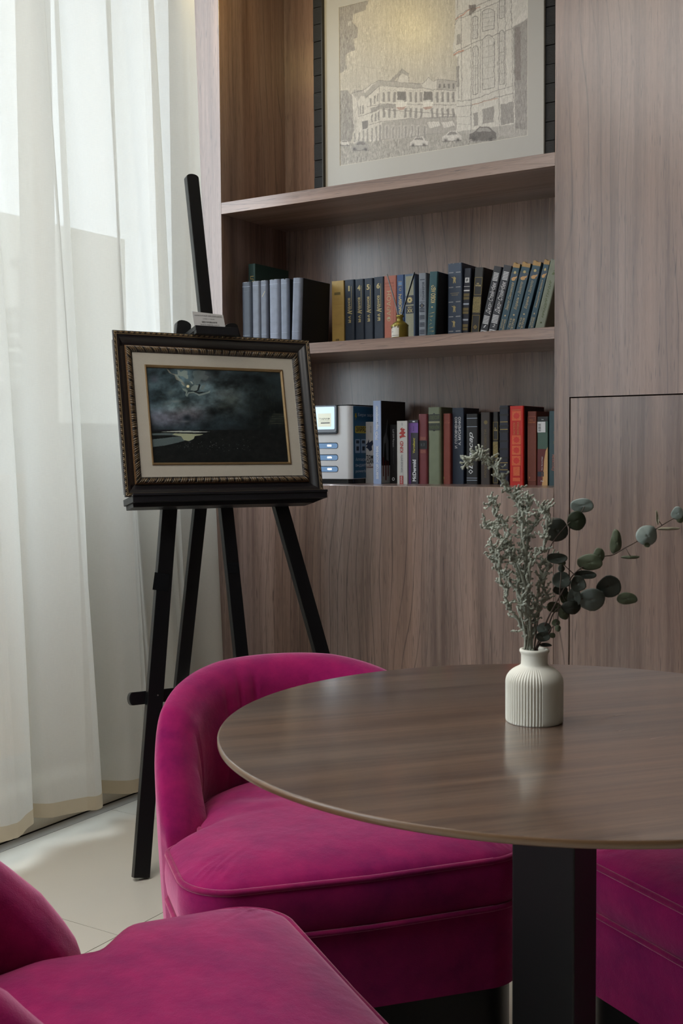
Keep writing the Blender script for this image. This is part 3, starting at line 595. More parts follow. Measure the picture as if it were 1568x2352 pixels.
    for p in ((300, 400, 470, 425), (200, 380, 300, 402)): r.line([(p[0], p[1]), (p[2], p[3])], 1.6, LN, .35)
    # pencil grit and an unsteady hand
    dx_ = ((fbm(H_, W_, 26, 26, 3) - .5) * 13).astype(int); dy_ = ((fbm(H_, W_, 26, 26, 3) - .5) * 13).astype(int)
    YY, XX = np.mgrid[0:H_, 0:W_]; r.a = r.a[np.clip(YY + dy_, 0, H_ - 1), np.clip(XX + dx_, 0, W_ - 1)]
    g1 = vnoise(H_, W_, 16, 2.2) - .5; g2 = vnoise(H_, W_, 3, 3) - .5; g3 = fbm(H_, W_, 60, 40, 3)
    r.a += ((g1 * 34 + g2 * 26) * (0.25 + 1.1 * np.clip(g3, 0, 1)))[..., None]
    r.a = r.a * 1.05 + 6  # lifts the tones towards the milky reflection on the glass
    return r
PY = D + 0.30
M_black_bark = mat('black_stained_rough_moulding', '#0a0d12', 0.6, var=0.5, vscale=60, bump=0.9, bscale=160, stretch=(1, 1, 3))
fr = thing('framed_drawing', 'large pale city drawing with grey mat and rough black frame in the upper niche', 'picture', (-1.77, PY, 1.8922))
o3 = (-1.77, PY, 1.8922)
fx0, fx1, fz0, fz1 = -2.203, -1.322, 1.8927, 2.698
mx0, mx1, mz0, mz1 = -2.1635, -1.3565, 1.934, 2.657
def rail(pts, nseg, name):
    m = MB(o3)
    (ax, az), (bx, bz), wdx, wdz = pts
    # irregular cross-cut segments along the moulding
    L_ = math.hypot(bx - ax, bz - az); n = int(L_ / 0.055)
    for k in range(n):
        t0, t1 = k / n, (k + 1) / n - 0.0012 / L_; d = random.uniform(-0.0012, 0.0012)
        a = (ax + (bx - ax) * t0, az + (bz - az) * t0); b = (ax + (bx - ax) * t1, az + (bz - az) * t1)
        m.box((min(a[0], b[0]), PY - 0.012 + d, min(a[1], b[1])), (max(a[0], b[0]) + wdx, PY + 0.02, max(a[1], b[1]) + wdz))
    return m.part(name, M_black_bark, fr, bevel=0.0008, bseg=1)
rail(((fx0, fz0), (fx0, fz1), mx0 - fx0 - 0.004, 0), 9, 'frame_rail')
rail(((mx1 + 0.004, fz0), (mx1 + 0.004, fz1), fx1 - mx1 - 0.004, 0), 9, 'frame_rail')
rail(((mx0 - .003, fz0), (mx1 + .003, fz0), 0, mz0 - fz0 - 0.004), 9, 'frame_rail')
rail(((mx0 - .003, mz1 + 0.004), (mx1 + .003, mz1 + 0.004), 0, fz1 - mz1 - 0.004), 9, 'frame_rail')
M_lip = mat('thin_dark_gilt_lip', '#2a2418', 0.35, metal=0.4)
ml = MB(o3)
for a, b in (((mx0 - .0045, mz0 - .0045), (mx0, mz1 + .0045)), ((mx1, mz0 - .0045), (mx1 + .0045, mz1 + .0045)), ((mx0, mz0 - .0045), (mx1, mz0)), ((mx0, mz1), (mx1, mz1 + .0045))):
    ml.box((a[0], PY - 0.016, a[1]), (b[0], PY + 0.01, b[1]))
ml.part('inner_lip', M_lip, fr)
M_mat = mat('grey_mat_board', '#b9b8b5', 0.55, var=0.02, coat=0.6, coat_r=0.32)
px0, px1, pz0, pz1 = -2.1057, -1.4153, 2.036, 2.5703
mm = MB(o3)
for a, b in (((mx0, mz0), (px0, mz1)), ((px1, mz0), (mx1, mz1)), ((px0, mz0), (px1, pz0)), ((px0, pz1), (px1, mz1))): mm.box((a[0], PY - 0.001, a[1]), (b[0], PY + 0.003, b[1]))
mm.part('mat_board', M_mat, fr)
mb = MB(o3); bv = 0.0014
for a, b in (((px0, pz0), (px0 + bv, pz1)), ((px1 - bv, pz0), (px1, pz1)), ((px0, pz0), (px1, pz0 + bv)), ((px0, pz1 - bv), (px1, pz1))): mb.box((a[0], PY - 0.0004, a[1]), (b[0], PY + 0.003, b[1]))
mb.part('mat_bevel', mat('cream_bevel', '#d8d5cc', 0.7), fr)
print_mesh('drawing_print', px1 - px0, pz1 - pz0, 520, 402, city(), HCITY, attr_mat('drawing_ink', 0.6, 0.6, 0.32), fr, (px0 + 1.77, 0.0012, pz0 - 1.8922), (1, 0, 0), (0, 0, 1))

# ================================================================== easel and painting
EC = Vector((-1.89935, 2.44089, 1.15982)); EU = Vector((0.47786, 0.87842, -0.00584)); EV = Vector((-0.16767, 0.09774, 0.98099)); EN = Vector((0.86228, -0.46780, 0.19399))
K = 1.0505
def E(u, v, n=0.0): return EC + EU * u + EV * v + EN * n
M_eb = mat('black_lacquered_wood', '#0c0d10', 0.32, var=0.25, vscale=30, bump=0.12, bscale=90, stretch=(1, 1, 0.15))
M_eb2 = mat('worn_black_wood', '#14151a', 0.4, var=0.4, vscale=25, bump=0.25, bscale=120)
ez = thing('easel', 'black wooden studio easel holding a framed painting beside the curtain', 'easel', (-1.85, 2.35, 0))
eo = (-1.85, 2.35, 0)
def board(a, b, wd, n0, n1, name, m=M_eb, rt=False, rb=False, par=ez, bev=0.0012):
    a = Vector(a); b = Vector(b); d = (b - a).normalized(); s = Vector((-d.y, d.x)) * wd / 2
    pts = [a - s, b - s]
    if rt: pts += [b - s * math.cos(q) + d * wd * .28 * math.sin(q) for q in [math.pi * k / 8 for k in range(1, 8)]]
    pts += [b + s, a + s]
    if rb: pts += [a + s * math.cos(q) - d * wd * .28 * math.sin(q) for q in [math.pi * k / 8 for k in range(1, 8)]]
    return MB(eo).prism([E(p.x, p.y, n0) for p in pts], EN * (n1 - n0)).part(name, m, par, bevel=bev)
NB = -0.0525
board((-0.300, -1.166), (-0.0655, 0.262), 0.0415, NB - 0.021, NB, 'leg', rt=True)
board((0.3705, -1.172), (0.0745, 0.262), 0.0415, NB - 0.021, NB, 'leg', rt=True)
board((0.0245, -0.80), (-0.003, 0.690), 0.0365, NB - 0.021, NB, 'mast', rt=True)
board((-0.282, -0.728), (0.335, -0.728), 0.033, NB - 0.040, NB - 0.0215, 'cross_bar', rt=True, rb=True)
board((-0.14, 0.09), (0.15, 0.09), 0.04, NB - 0.040, NB - 0.0215, 'upper_cross_bar')
# rear leg swings back towards the corner
hp = Vector((-1.98982, 2.53541, 1.33882)) + Vector((0, 0, -0.03)); ft = Vector((-2.0875, 2.4078, 0.0)); dd = (ft - hp).normalized(); sd = EU * 0.0185; bd = dd.cross(EU).normalized() * 0.020
if bd.dot(EN) > 0: bd = -bd
MB(eo).prism([hp - sd, hp + sd, ft + sd, ft - sd], bd).part('rear_leg', M_eb, ez, bevel=0.0012)
# canvas tray with an under-rail, and the sliding top clamp
MB(eo).prism([E(-.2750, -.2360, .022), E(.2850, -.2360, .022), E(.2865, -.2190, .022), E(-.2750, -.2190, .022)], EN * (NB - .022)).prism([E(-.2750, -.2200, .0255), E(.2865, -.2200, .0255), E(.2865, -.2135, .0255), E(-.2750, -.2135, .0255)], EN * -.004).part('tray', M_eb2, ez, bevel=0.001)
MB(eo).prism([E(-.2690, -.2470, .004), E(.2500, -.2470, .004), E(.2840, -.2355, .004), E(-.2690, -.2355, .004)], EN * (NB - .004)).part('tray_rail', M_eb2, ez, bevel=0.001)
cl = MB(eo).prism([E(-.0700, .2205, .034), E(.0540, .2205, .034), E(.0540, .2335, .034), E(-.0700, .2335, .034)], EN * (NB - .034)).prism([E(-.0690, .2110, .034), E(.0540, .2110, .034), E(.0540, .2225, .034), E(-.0690, .2225, .034)], EN * -.016).part('top_clamp', M_eb2, ez, bevel=0.0012)
MB(eo).prism([E(-.010, .2335, NB), E(.026, .2335, NB), E(.026, .27, NB), E(-.010, .27, NB)], EN * .006).part('clamp_block', M_eb, ez)
M_tape = mat('scuffed_clear_tape', '#121417', 0.22, var=0.5, vscale=150)
MB(eo).prism([E(-.2050, -.410, NB + .0004), E(-.1640, -.418, NB + .0004), E(-.1730, -.462, NB + .0004), E(-.2150, -.455, NB + .0004)], EN * .0004).part('tape_patch', M_tape, ez)
MB(eo).prism([E(-.0005, -.395, NB + .0004), E(.0330, -.395, NB + .0004), E(.0350, -.425, NB + .0004), E(.0010, -.425, NB + .0004)], EN * .0004).part('tape_patch', M_tape, ez)
bq = MB(eo)
for k in range(7): bq.prism([E(-.222 + .004 * (k % 4), -.735 + .003 * (k // 4), NB + .0003) + Vector((0, 0, .0)), E(-.220 + .004 * (k % 4), -.735 + .003 * (k // 4), NB + .0003), E(-.220 + .004 * (k % 4), -.733 + .003 * (k // 4), NB + .0003), E(-.222 + .004 * (k % 4), -.733 + .003 * (k // 4), NB + .0003)], EN * .0004)
MB(eo).tube([E(-.2225, -.725, NB - .001), E(-.2225, -.725, NB + .0012)], .0022, 8).part('screw', mat('steel', '#b9b9b9', 0.3, metal=1.0), ez)

# moonlit painting in its ornate frame
pt = thing('framed_painting', 'dark moonlit landscape painting in an ornate black and gold frame on the easel', 'painting', tuple(E(0, -.2190, -.03)))
po = tuple(E(0, -.2190, -.03))
FW, FH = 0.2870, 0.2190
def ring(prof, name, m, nseg=1, fn=None, colfn=None, smooth=True):
    """sweep prof [(inset, height)] round the rectangle with mitred corners; fn(side, t, j) adds height"""
    mb = MB(po); cols = []
    cs = [(-1, -1), (1, -1), (1, 1), (-1, 1)]
    for s in range(4):
        (ax, ay), (bx, by) = cs[s], cs[(s + 1) % 4]; rows = []
        for i in range(nseg + 1):
            t_ = i / nseg; row = []
            for j, (d, h) in enumerate(prof):
                u = (ax + (bx - ax) * t_); v = (ay + (by - ay) * t_); hh = h + (fn(s, t_, j) if fn else 0)
                row.append(tuple(E(u * (FW - d), v * (FH - d), hh)))
                if colfn: cols.append(colfn(s, t_, j, hh))
            rows.append(row)
        mb.grid(rows)
    me = mb.mesh(name, m, smooth=smooth)
    if colfn:
        at = me.color_attributes.new('print', 'FLOAT_COLOR', 'POINT'); c_ = np.array(cols); at.data.foreach_set('color', np.concatenate([c_, np.ones((len(c_), 1))], 1).ravel().astype(np.float32))
    return link(name, me, pt)
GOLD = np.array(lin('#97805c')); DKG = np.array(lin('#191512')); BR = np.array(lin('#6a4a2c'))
ring([(.013, -.050), (.010, -.018), (0.0, -.006), (0.0, -.001), (.0004, 0.0), (.0006, -.001)], 'back_edge', mat('frame_back_edge', '#4b4a4c', 0.4))
def bead(s, t_, j):
    n = 150 if s % 2 == 0 else 114; ph = t_ * n * math.pi
    return (0.0014 * math.sin(ph) * math.sin(ph * .5 + j) if j in (2, 3) else 0)
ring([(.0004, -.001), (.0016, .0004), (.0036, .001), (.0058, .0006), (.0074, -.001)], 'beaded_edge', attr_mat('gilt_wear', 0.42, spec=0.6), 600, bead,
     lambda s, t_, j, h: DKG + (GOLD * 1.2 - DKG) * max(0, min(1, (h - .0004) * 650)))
M_scoop = mat('black_gloss_scoop', '#17161a', 0.30, var=0.2, vscale=30, spec=0.7)
ring([(.0074, -.001), (.0080, .0006), (.0092, .0006), (.0100, -.001)], 'gilt_bead', mat('old_gilt_line', '#7d6c52', 0.35, metal=0.5))
ring([(.0100, -.001), (.0130, -.0015), (.0165, -.0035), (.0200, -.0068), (.0230, -.0105), (.0270, -.0140), (.0340, -.0160)], 'scoop_moulding', M_scoop)
def carve(s, t_, j):
    n = 44 if s % 2 == 0 else 33; p = (t_ * n) % 1.0; x_ = {0: 0, 1: .3, 2: .8, 3: 1, 4: 1, 5: .75, 6: .25, 7: 0}[j]
    p2 = (t_ * n * 2.0 + .18 * math.sin(t_ * n * 2.1) + .06 * j) % 1.0; egg = abs(math.sin(math.pi * p2)) ** .5 * (1.0 if int(t_ * n * 2) % 4 else .45)
    curl = math.sin(2 * math.pi * (p * 5 + j * .31)) * .5 + .6 * math.sin(61.3 * t_ * n + 1.9 * j) * math.sin(17 * t_ * n)
    return x_ * (0.0036 * egg + 0.0015 * curl - .002)
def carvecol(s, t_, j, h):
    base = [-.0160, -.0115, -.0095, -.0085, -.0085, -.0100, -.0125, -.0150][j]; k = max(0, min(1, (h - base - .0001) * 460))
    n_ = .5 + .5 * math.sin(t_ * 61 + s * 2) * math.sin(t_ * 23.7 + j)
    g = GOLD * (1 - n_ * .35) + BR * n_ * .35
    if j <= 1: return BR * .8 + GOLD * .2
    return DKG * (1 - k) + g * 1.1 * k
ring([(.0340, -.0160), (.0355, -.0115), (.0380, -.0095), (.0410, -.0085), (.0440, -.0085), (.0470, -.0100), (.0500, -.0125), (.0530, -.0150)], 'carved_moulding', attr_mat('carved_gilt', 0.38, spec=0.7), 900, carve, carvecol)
M_linen = mat('cream_linen_liner', '#bcb8ac', 0.85, var=0.06, vscale=25, bump=0.4, bscale=700)
ring([(.0530, -.0150), (.0535, -.0155), (.0850, -.0165), (.0855, -.018)], 'linen_liner', M_linen, smooth=False)
ring([(.0850, -.018), (.0850, -.0140), (.0868, -.0130), (.0890, -.0150), (.0905, -.0165), (.0925, -.0215)], 'gilt_slip', mat('gilt_slip', '#9c8461', 0.30, metal=0.65, var=0.3, vscale=30))
def moon():
    r = Ras(1300, 900, (22, 29, 33), 160, 220); H_, W_ = r.a.shape[:2]
    n1 = fbm(H_, W_, 130, 170, 5); n2 = fbm(H_, W_, 60, 90, 4)
    r.blob(620, 430, 520, 260, (66, 80, 84), .75); r.blob(380, 420, 260, 260, (50, 66, 72), .5); r.blob(330, 690, 260, 90, (74, 72, 82), .6); r.blob(540, 640, 170, 80, (98, 92, 98), .6); r.blob(930, 560, 190, 130, (58, 66, 64), .5); r.blob(900, 480, 130, 100, (82, 90, 90), .4); r.blob(460, 580, 170, 70, (72, 88, 88), .5)
    r.a *= (0.8 + 1.9 * np.clip((n1 - .28) * 2.0, 0, 1))[..., None]; r.a += ((n2 - .5) * 60)[..., None] * np.array((.9, 1.0, 1.05))
    r.blob(1290, 500, 260, 500, (26, 33, 32), .6); r.blob(1180, 900, 420, 300, (13, 17, 17), .8)
    r.blob(250, 340, 40, 40, (96, 98, 112), .6); r.blob(390, 460, 40, 30, (104, 118, 118), .5); r.blob(530, 690, 55, 40, (30, 40, 48), .9)
    B1, B2 = (150, 166, 160), (118, 132, 130)
    r.poly([(355, 245), (380, 285), (425, 305), (440, 345), (480, 365), (500, 400), (520, 400), (505, 370), (480, 340), (460, 325), (450, 300), (400, 290), (375, 260)], (148, 144, 128), .8)
    r.poly([(450, 258), (470, 262), (480, 280), (510, 262), (540, 268), (540, 305), (548, 330), (530, 340), (500, 318), (455, 310), (470, 335), (495, 350), (500, 375), (470, 360), (440, 320), (425, 300), (455, 300)], B1, .85)
    r.poly([(530, 310), (545, 305), (548, 335), (538, 342), (528, 335)], B1, .9); r.poly([(480, 378), (500, 382), (515, 405), (500, 402)], B1, .9)
    r.poly([(590, 270), (640, 258), (700, 270), (690, 300), (730, 320), (700, 355), (660, 345), (640, 385), (600, 392), (595, 370), (582, 360), (600, 330), (585, 300)], B2, .6)
    r.blob(700, 320, 60, 55, (100, 108, 112), .7); r.poly([(565, 440), (575, 410), (605, 392), (640, 400), (648, 425), (630, 448), (590, 445)], (140, 156, 152), .9)
    r.poly([(650, 435), (665, 400), (700, 392), (690, 415), (680, 440)], B2, .8)
    r.poly([(490, 425), (520, 425), (540, 445), (535, 470), (525, 492), (545, 460), (590, 455), (640, 478), (665, 472), (710, 460), (740, 445), (735, 465), (690, 480), (640, 492), (600, 468), (550, 470), (535, 500), (520, 485), (525, 455), (500, 440)], B1, .75)
    r.blob(543, 406, 34, 34, (96, 112, 104), .8); r.blob(543, 406, 13, 13, (250, 244, 205), 1, 0)
    r.poly([(560, 360), (580, 365), (590, 388), (575, 380)], (188, 198, 188), .8); r.poly([(640, 385), (655, 395), (640, 440), (615, 460), (700, 455), (640, 475), (590, 455), (625, 440)], (28, 34, 38), .9)
    r.blob(430, 540, 60, 14, (128, 140, 140), .7); r.blob(510, 722, 50, 10, (118, 124, 128), .6); r.blob(360, 560, 40, 18, (100, 112, 116), .6); r.blob(920, 530, 60, 50, (86, 98, 94), .6); r.blob(845, 590, 50, 22, (84, 94, 90), .5); r.blob(840, 470, 60, 30, (84, 92, 94), .5)
    # land, water
    sk = np.zeros((H_, W_)); yy = np.arange(H_)[:, None] + 220; r.a = np.where(((yy > 800))[..., None] * np.ones((1, W_, 3), bool), np.array((14, 18, 19)) + (fbm(H_, W_, 25, 30, 4) * 20)[..., None], r.a)
    r.poly([(200, 792), (520, 800), (860, 818), (520, 812), (200, 806)], (30, 32, 40), .9)
    r.poly([(300, 815), (420, 807), (560, 808), (740, 818), (600, 824), (480, 820)], (205, 215, 205), .85)
    r.poly([(200, 830), (340, 825), (500, 830), (680, 838), (640, 850), (600, 855), (590, 880), (570, 892), (550, 902), (520, 893), (480, 905), (400, 925), (330, 940), (200, 955), (200, 885), (330, 872), (400, 862), (480, 858), (380, 846), (200, 846)], (104, 120, 122), .85)
    r.poly([(420, 830), (500, 832), (680, 840), (640, 850), (600, 855), (590, 880), (545, 900), (500, 890), (480, 858), (400, 842)], (190, 196, 160), .8)
    for k in range(70):
        x = rng.uniform(420, 1120); y = rng.normal(945, 32); r.blob(x, y, rng.uniform(2, 5), rng.uniform(2, 5), (120, 128, 132) if k % 5 else (215, 220, 225), .7)
    for k in range(60):
        x = rng.uniform(1080, 1390); y = rng.uniform(380, 760); r.line([(x, y), (x + rng.uniform(-3, 3), y + rng.uniform(10, 45))], 2, (74, 80, 66), .5)
    for k in range(14): y = 660 + k * 7; r.line([(1290 - k * 3, y), (1390, y)], 2, (150, 150, 120) if k % 3 == 0 else (88, 92, 74), .55)
    r.line([(1290, 553), (1395, 560)], 3, (20, 20, 20), .8)
    r.a += (rng.random((H_, W_)) * 8 - 4)[..., None]
    return r
cw, ch = (FW - .0915) * 2, (FH - .0915) * 2
print_mesh('canvas', cw, ch, 430, 290, moon(), HMOON, attr_mat('oil_paint', 0.38, 0.0, 0.2, bump=0.35, spec=0.35, bscale=220), pt, tuple(E(-cw / 2, -ch / 2, -.0195) - Vector(po)), tuple(EU), tuple(EV))
# caption card on the clamp
M_card = mat('white_caption_card', '#bfc0c2', 0.35, var=0.02, coat=0.4)
M_ink = mat('grey_print', '#55565a', 0.6); M_inkb = mat('dark_print', '#222226', 0.6)
cc = tag(MB(tuple(E(-.013, .2337, 0))).prism([E(-.0590, .2337, .0020), E(.0320, .2337, .0020), E(.0318, .2800, -.0075), E(-.0585, .2850, -.0075)], EN * -.0006).part('caption_card', M_card), 'small white printed caption card leaning on top of the easel clamp', 'card')
cc.location = tuple(E(-.013, .2337, 0))
def ctext(t_, x0, x1, z0, z1, m, bold=0):
    mb = MB(tuple(E(-.013, .2337, 0))); vz = (E(-.059, .2830, -.0075) - E(-.059, .2337, .0020)); text_on(mb, t_, E(-.0588, .2337, .0026), EU, vz.normalized(), x0, x1, z0, z1, bold=bold); mb.part('lettering', m, cc)
ctext('НИКОЛАЙ МЕДВЕДЕВ', .006, .085, .0375, .0440, M_ink); ctext('(1933 — 2010)', .028, .062, .0290, .0330, M_ink); ctext('БЕЗ НАЗВАНИЯ', .024, .068, .0195, .0240, M_inkb, .02); ctext('26×37,5. Картон, масло', .018, .074, .0115, .0160, M_ink)

# ================================================================== power bank rental box
dv = thing('charging_station', 'white power bank rental box with a lit screen and slots on the lower niche shelf', 'charger', (-2.12, D + .15, 0.95))
do = (-2.12, D + .15, 0.95); dy = D + .15
M_wp = mat('white_satin_plastic', '#cfd0d3', 0.3, var=0.02); M_bp = mat('black_plastic', '#0d1014', 0.25); M_gp = mat('grey_plastic', '#7c828b', 0.3)
xl, xr, zt = -2.29, -1.973, 1.2085
def rp(x0, x1, y0, y1, r, n=6):
    out = []
    for cx, cy, a0 in ((x1 - r, y1 - r, 0), (x0 + r, y1 - r, 90), (x0 + r, y0 + r, 180), (x1 - r, y0 + r, 270)):
        for k in range(n + 1): a = math.radians(a0 + 90 * k / n); out.append((cx + r * math.cos(a), cy + r * math.sin(a)))
    return out
MB(do).prism([(x, y, .966) for x, y in rp(xl, xr, dy, dy + .175, .022)], (0, 0, zt - .966)).part('body', M_wp, dv)
MB(do).prism([(x, y, .9502) for x, y in rp(xl + .003, xr - .003, dy + .004, dy + .172, .02)], (0, 0, .0158)).part('base', M_bp, dv)
MB(do).prism([(x, y, zt) for x, y in rp(xl + .003, xr - .001, dy + .002, dy + .173, .02)], (0, 0, .004)).part('lid', M_bp, dv, bevel=.001)
MB(do).prism([(x, dy - .001, z) for x, z in rp(-2.20, -2.0245, 1.116, 1.2125, .008)], (0, -.007, 0)).part('tablet_bezel', mat('dark_blue_grey_bezel', '#252b35', 0.25), dv, bevel=.0012)
MB(do).prism([(x, dy - .008, z) for x, z in rp(-2.192, -2.028, 1.122, 1.2095, .006)], (0, -.0012, 0)).part('tablet_rim', M_gp, dv)
sc = MB(do).prism([(x, dy - .0093, z) for x, z in rp(-2.188, -2.0345, 1.1315, 1.2065, .004)], (0, -.0008, 0)).part('screen', emit_mat('lit_screen', '#b9d3e2', 1.3), dv)
MB(do).prism([(x, dy - .0102, z) for x, z in rp(-2.1000, -2.0465, 1.140, 1.185, .001)], (0, -.0003, 0)).part('screen_panel', emit_mat('pale_screen_panel', '#d8dccb', 0.85), sc)
mb = MB(do); text_on(mb, 'ТАРИФ', (-2.12, dy - .0107, 1.0), (1, 0, 0), (0, 0, 1), .0260, .0680, .1630, .1700); mb.box((-2.088, dy - .0107, 1.1510), (-2.052, dy - .0105, 1.1545)); text_on(mb, 'в приложении', (-2.12, dy - .0107, 1.0), (1, 0, 0), (0, 0, 1), .0280, .0670, .1580, .1605)
mb.part('screen_lettering', mat('grey_print', ''), sc)
M_slot = emit_mat('backlit_blue_slot', '#7191b5', 0.75); 
for z in (1.0770, 1.0375, .9987):
    s1 = MB(do).prism([(x, dy - .0002, q) for x, q in rp(-2.16, -2.0270, z - .0098, z + .0105, .008)], (0, -.0008, 0)).part('slot', mat('slot_shadow', '#1b2a3c', 0.4), dv)
    MB(do).prism([(x, dy - .0010, q) for x, q in rp(-2.16, -2.0285, z - .0088, z + .0080, .007)], (0, -.0004, 0)).part('slot_face', M_slot, s1)
    MB(do).prism([(x, dy - .0013, q) for x, q in rp(-2.0680, -2.0530, z - .0018, z + .0022, .001)], (0, -.0004, 0)).part('indicator_light', emit_mat('white_indicator', '#f4f8ff', 110.0), s1)
sx = xr + .0004; ps = MB(do).box((xr - .0001, dy + .010, .968), (sx, dy + .172, zt - .001)).part('poster', mat('blue_poster', '#1f5878', 0.4), dv)
def side(shape, name, m):
    shape.part(name, m, ps)
M_wtx = mat('white_print', '#c8d2da', 0.5); M_yel = mat('yellow_print', '#b8a32c', 0.5)
sp = (sx + .0003, dy, .95)
for tx_, y1_, z0_, z1_, y0_ in (('Бери заряд', .160, .2220, .2350, .040), ('Аппарат', .100, .073, .086, .022), ('выдает', .090, .054, .065, .022), ('powerbank', .120, .034, .047, .022)):
    mb = MB(do); text_on(mb, tx_, sp, (0, 1, 0), (0, 0, 1), y0_, y1_, z0_, z1_); side(mb, 'poster_lettering', M_wtx)
mb = MB(do).prism([(sx + .0003, y, z) for y, z in ((dy + .022, 1.184), (dy + .031, 1.184), (dy + .027, 1.176), (dy + .034, 1.176), (dy + .021, 1.160), (dy + .026, 1.171), (dy + .019, 1.171))], (.0002, 0, 0)); side(mb, 'lightning_mark', M_yel)
mb = MB(do).prism([(sx + .0002, y, z) for y, z in rp(dy + .020, dy + .150, 1.118, 1.142, .006)], (.0002, 0, 0)); side(mb, 'yellow_badge', M_yel)
mb = MB(do); text_on(mb, 'ЗАРЯДКА', (sx + .0006, dy, .95), (0, 1, 0), (0, 0, 1), .026, .125, .170, .190, bold=.02); side(mb, 'badge_lettering', M_inkb)
for a in (.020, .058):
    mb = MB(do).prism([(sx + .0002, y, z) for y, z in rp(dy + a, dy + a + .032, 1.052, 1.098, .003)], (.0002, 0, 0)); side(mb, 'phone_picture', mat('pale_blue_print', '#93a9bd', 0.5))
    mb = MB(do).box((sx + .0004, dy + a + .008, 1.060), (sx + .0006, dy + a + .024, 1.074)); mb.box((sx + .0004, dy + a + .006, 1.084), (sx + .0006, dy + a + .026, 1.094)); side(mb, 'phone_picture_detail', mat('dark_print2', '#27323f', 0.5))

# ================================================================== reed diffuser
rd = thing('reed_diffuser', 'small gold bottle diffuser with black reeds standing in front of the upper books', 'diffuser', (-1.7352, D + .052, 1.4059))
M_gold = mat('satin_gold_glaze', '#857736', 0.32, metal=0.55, var=0.15, vscale=50); M_lbl = mat('white_paper_label', '#c9c6bd', 0.6)
prof = [(0, 0), (.024, 0), (.0262, .002), (.0262, .036), (.0255, .041), (.022, .047), (.0155, .052), (.0108, .055), (.0098, .058), (.0096, .066), (.0118, .0672), (.0122, .071), (.0108, .0735), (.007, .0735), (.0065, .070), (.0065, .06)]
MB().lathe(prof, n=40).part('bottle', M_gold, rd, smooth=True)
def arc_patch(z0, z1, a0, a1, r, n=16):
    return MB().grid([[(r * math.cos(math.radians(a0 + (a1 - a0) * i / n)), r * math.sin(math.radians(a0 + (a1 - a0) * i / n)), z) for z in (z0, z1)] for i in range(n + 1)])
arc_patch(.0045, .0395, 195, 292, .0265).part('label', M_lbl, rd, smooth=True)
arc_patch(.0085, .0095, 195, 292, .0267).part('label_line', M_inkb, rd, smooth=True)
drip = MB(); 
for a, ln_ in ((200, .004), (232, .010), (262, .006), (285, .009), (215, .003)):
    r_ = .0272; drip.tube([(r_ * math.cos(math.radians(a)), r_ * math.sin(math.radians(a)), .042), (r_ * math.cos(math.radians(a)), r_ * math.sin(math.radians(a)), .041 - ln_)], [.0018, .0013], 8)
drip.grid([[(.0268 * math.cos(math.radians(a)), .0268 * math.sin(math.radians(a)), z) for z in (.0375 + .0016 * math.sin(a * .25), .0425)] for a in range(180, 541, 6)]); drip.part('glaze_drips', M_gold, rd, smooth=True)
mb = MB(); a_ = math.radians(238)
def lab(t_, z0, z1, w_): text_on(mb, t_, (.0268 * math.cos(a_), .0268 * math.sin(a_), 0), (-math.sin(a_), math.cos(a_), 0), (0, 0, 1), -w_ / 2, w_ / 2, z0, z1)
lab('ALTERNA', .0330, .0365, .022); lab('home', .0265, .0285, .009); lab('Dub', .0190, .0235, .010); mb.part('label_lettering', M_inkb, rd)
for (dx, dyy, h_) in ((-.050, .012, .205), (.0440, .010, .203), (.0400, .018, .200)):
    t_ = MB().tube([(dx * .06, dyy * .05, .055), (dx * .3, dyy * .4, .10), (dx * 1.05, dyy, h_)], .0021, 8); t_.part('reed', M_bp, rd)

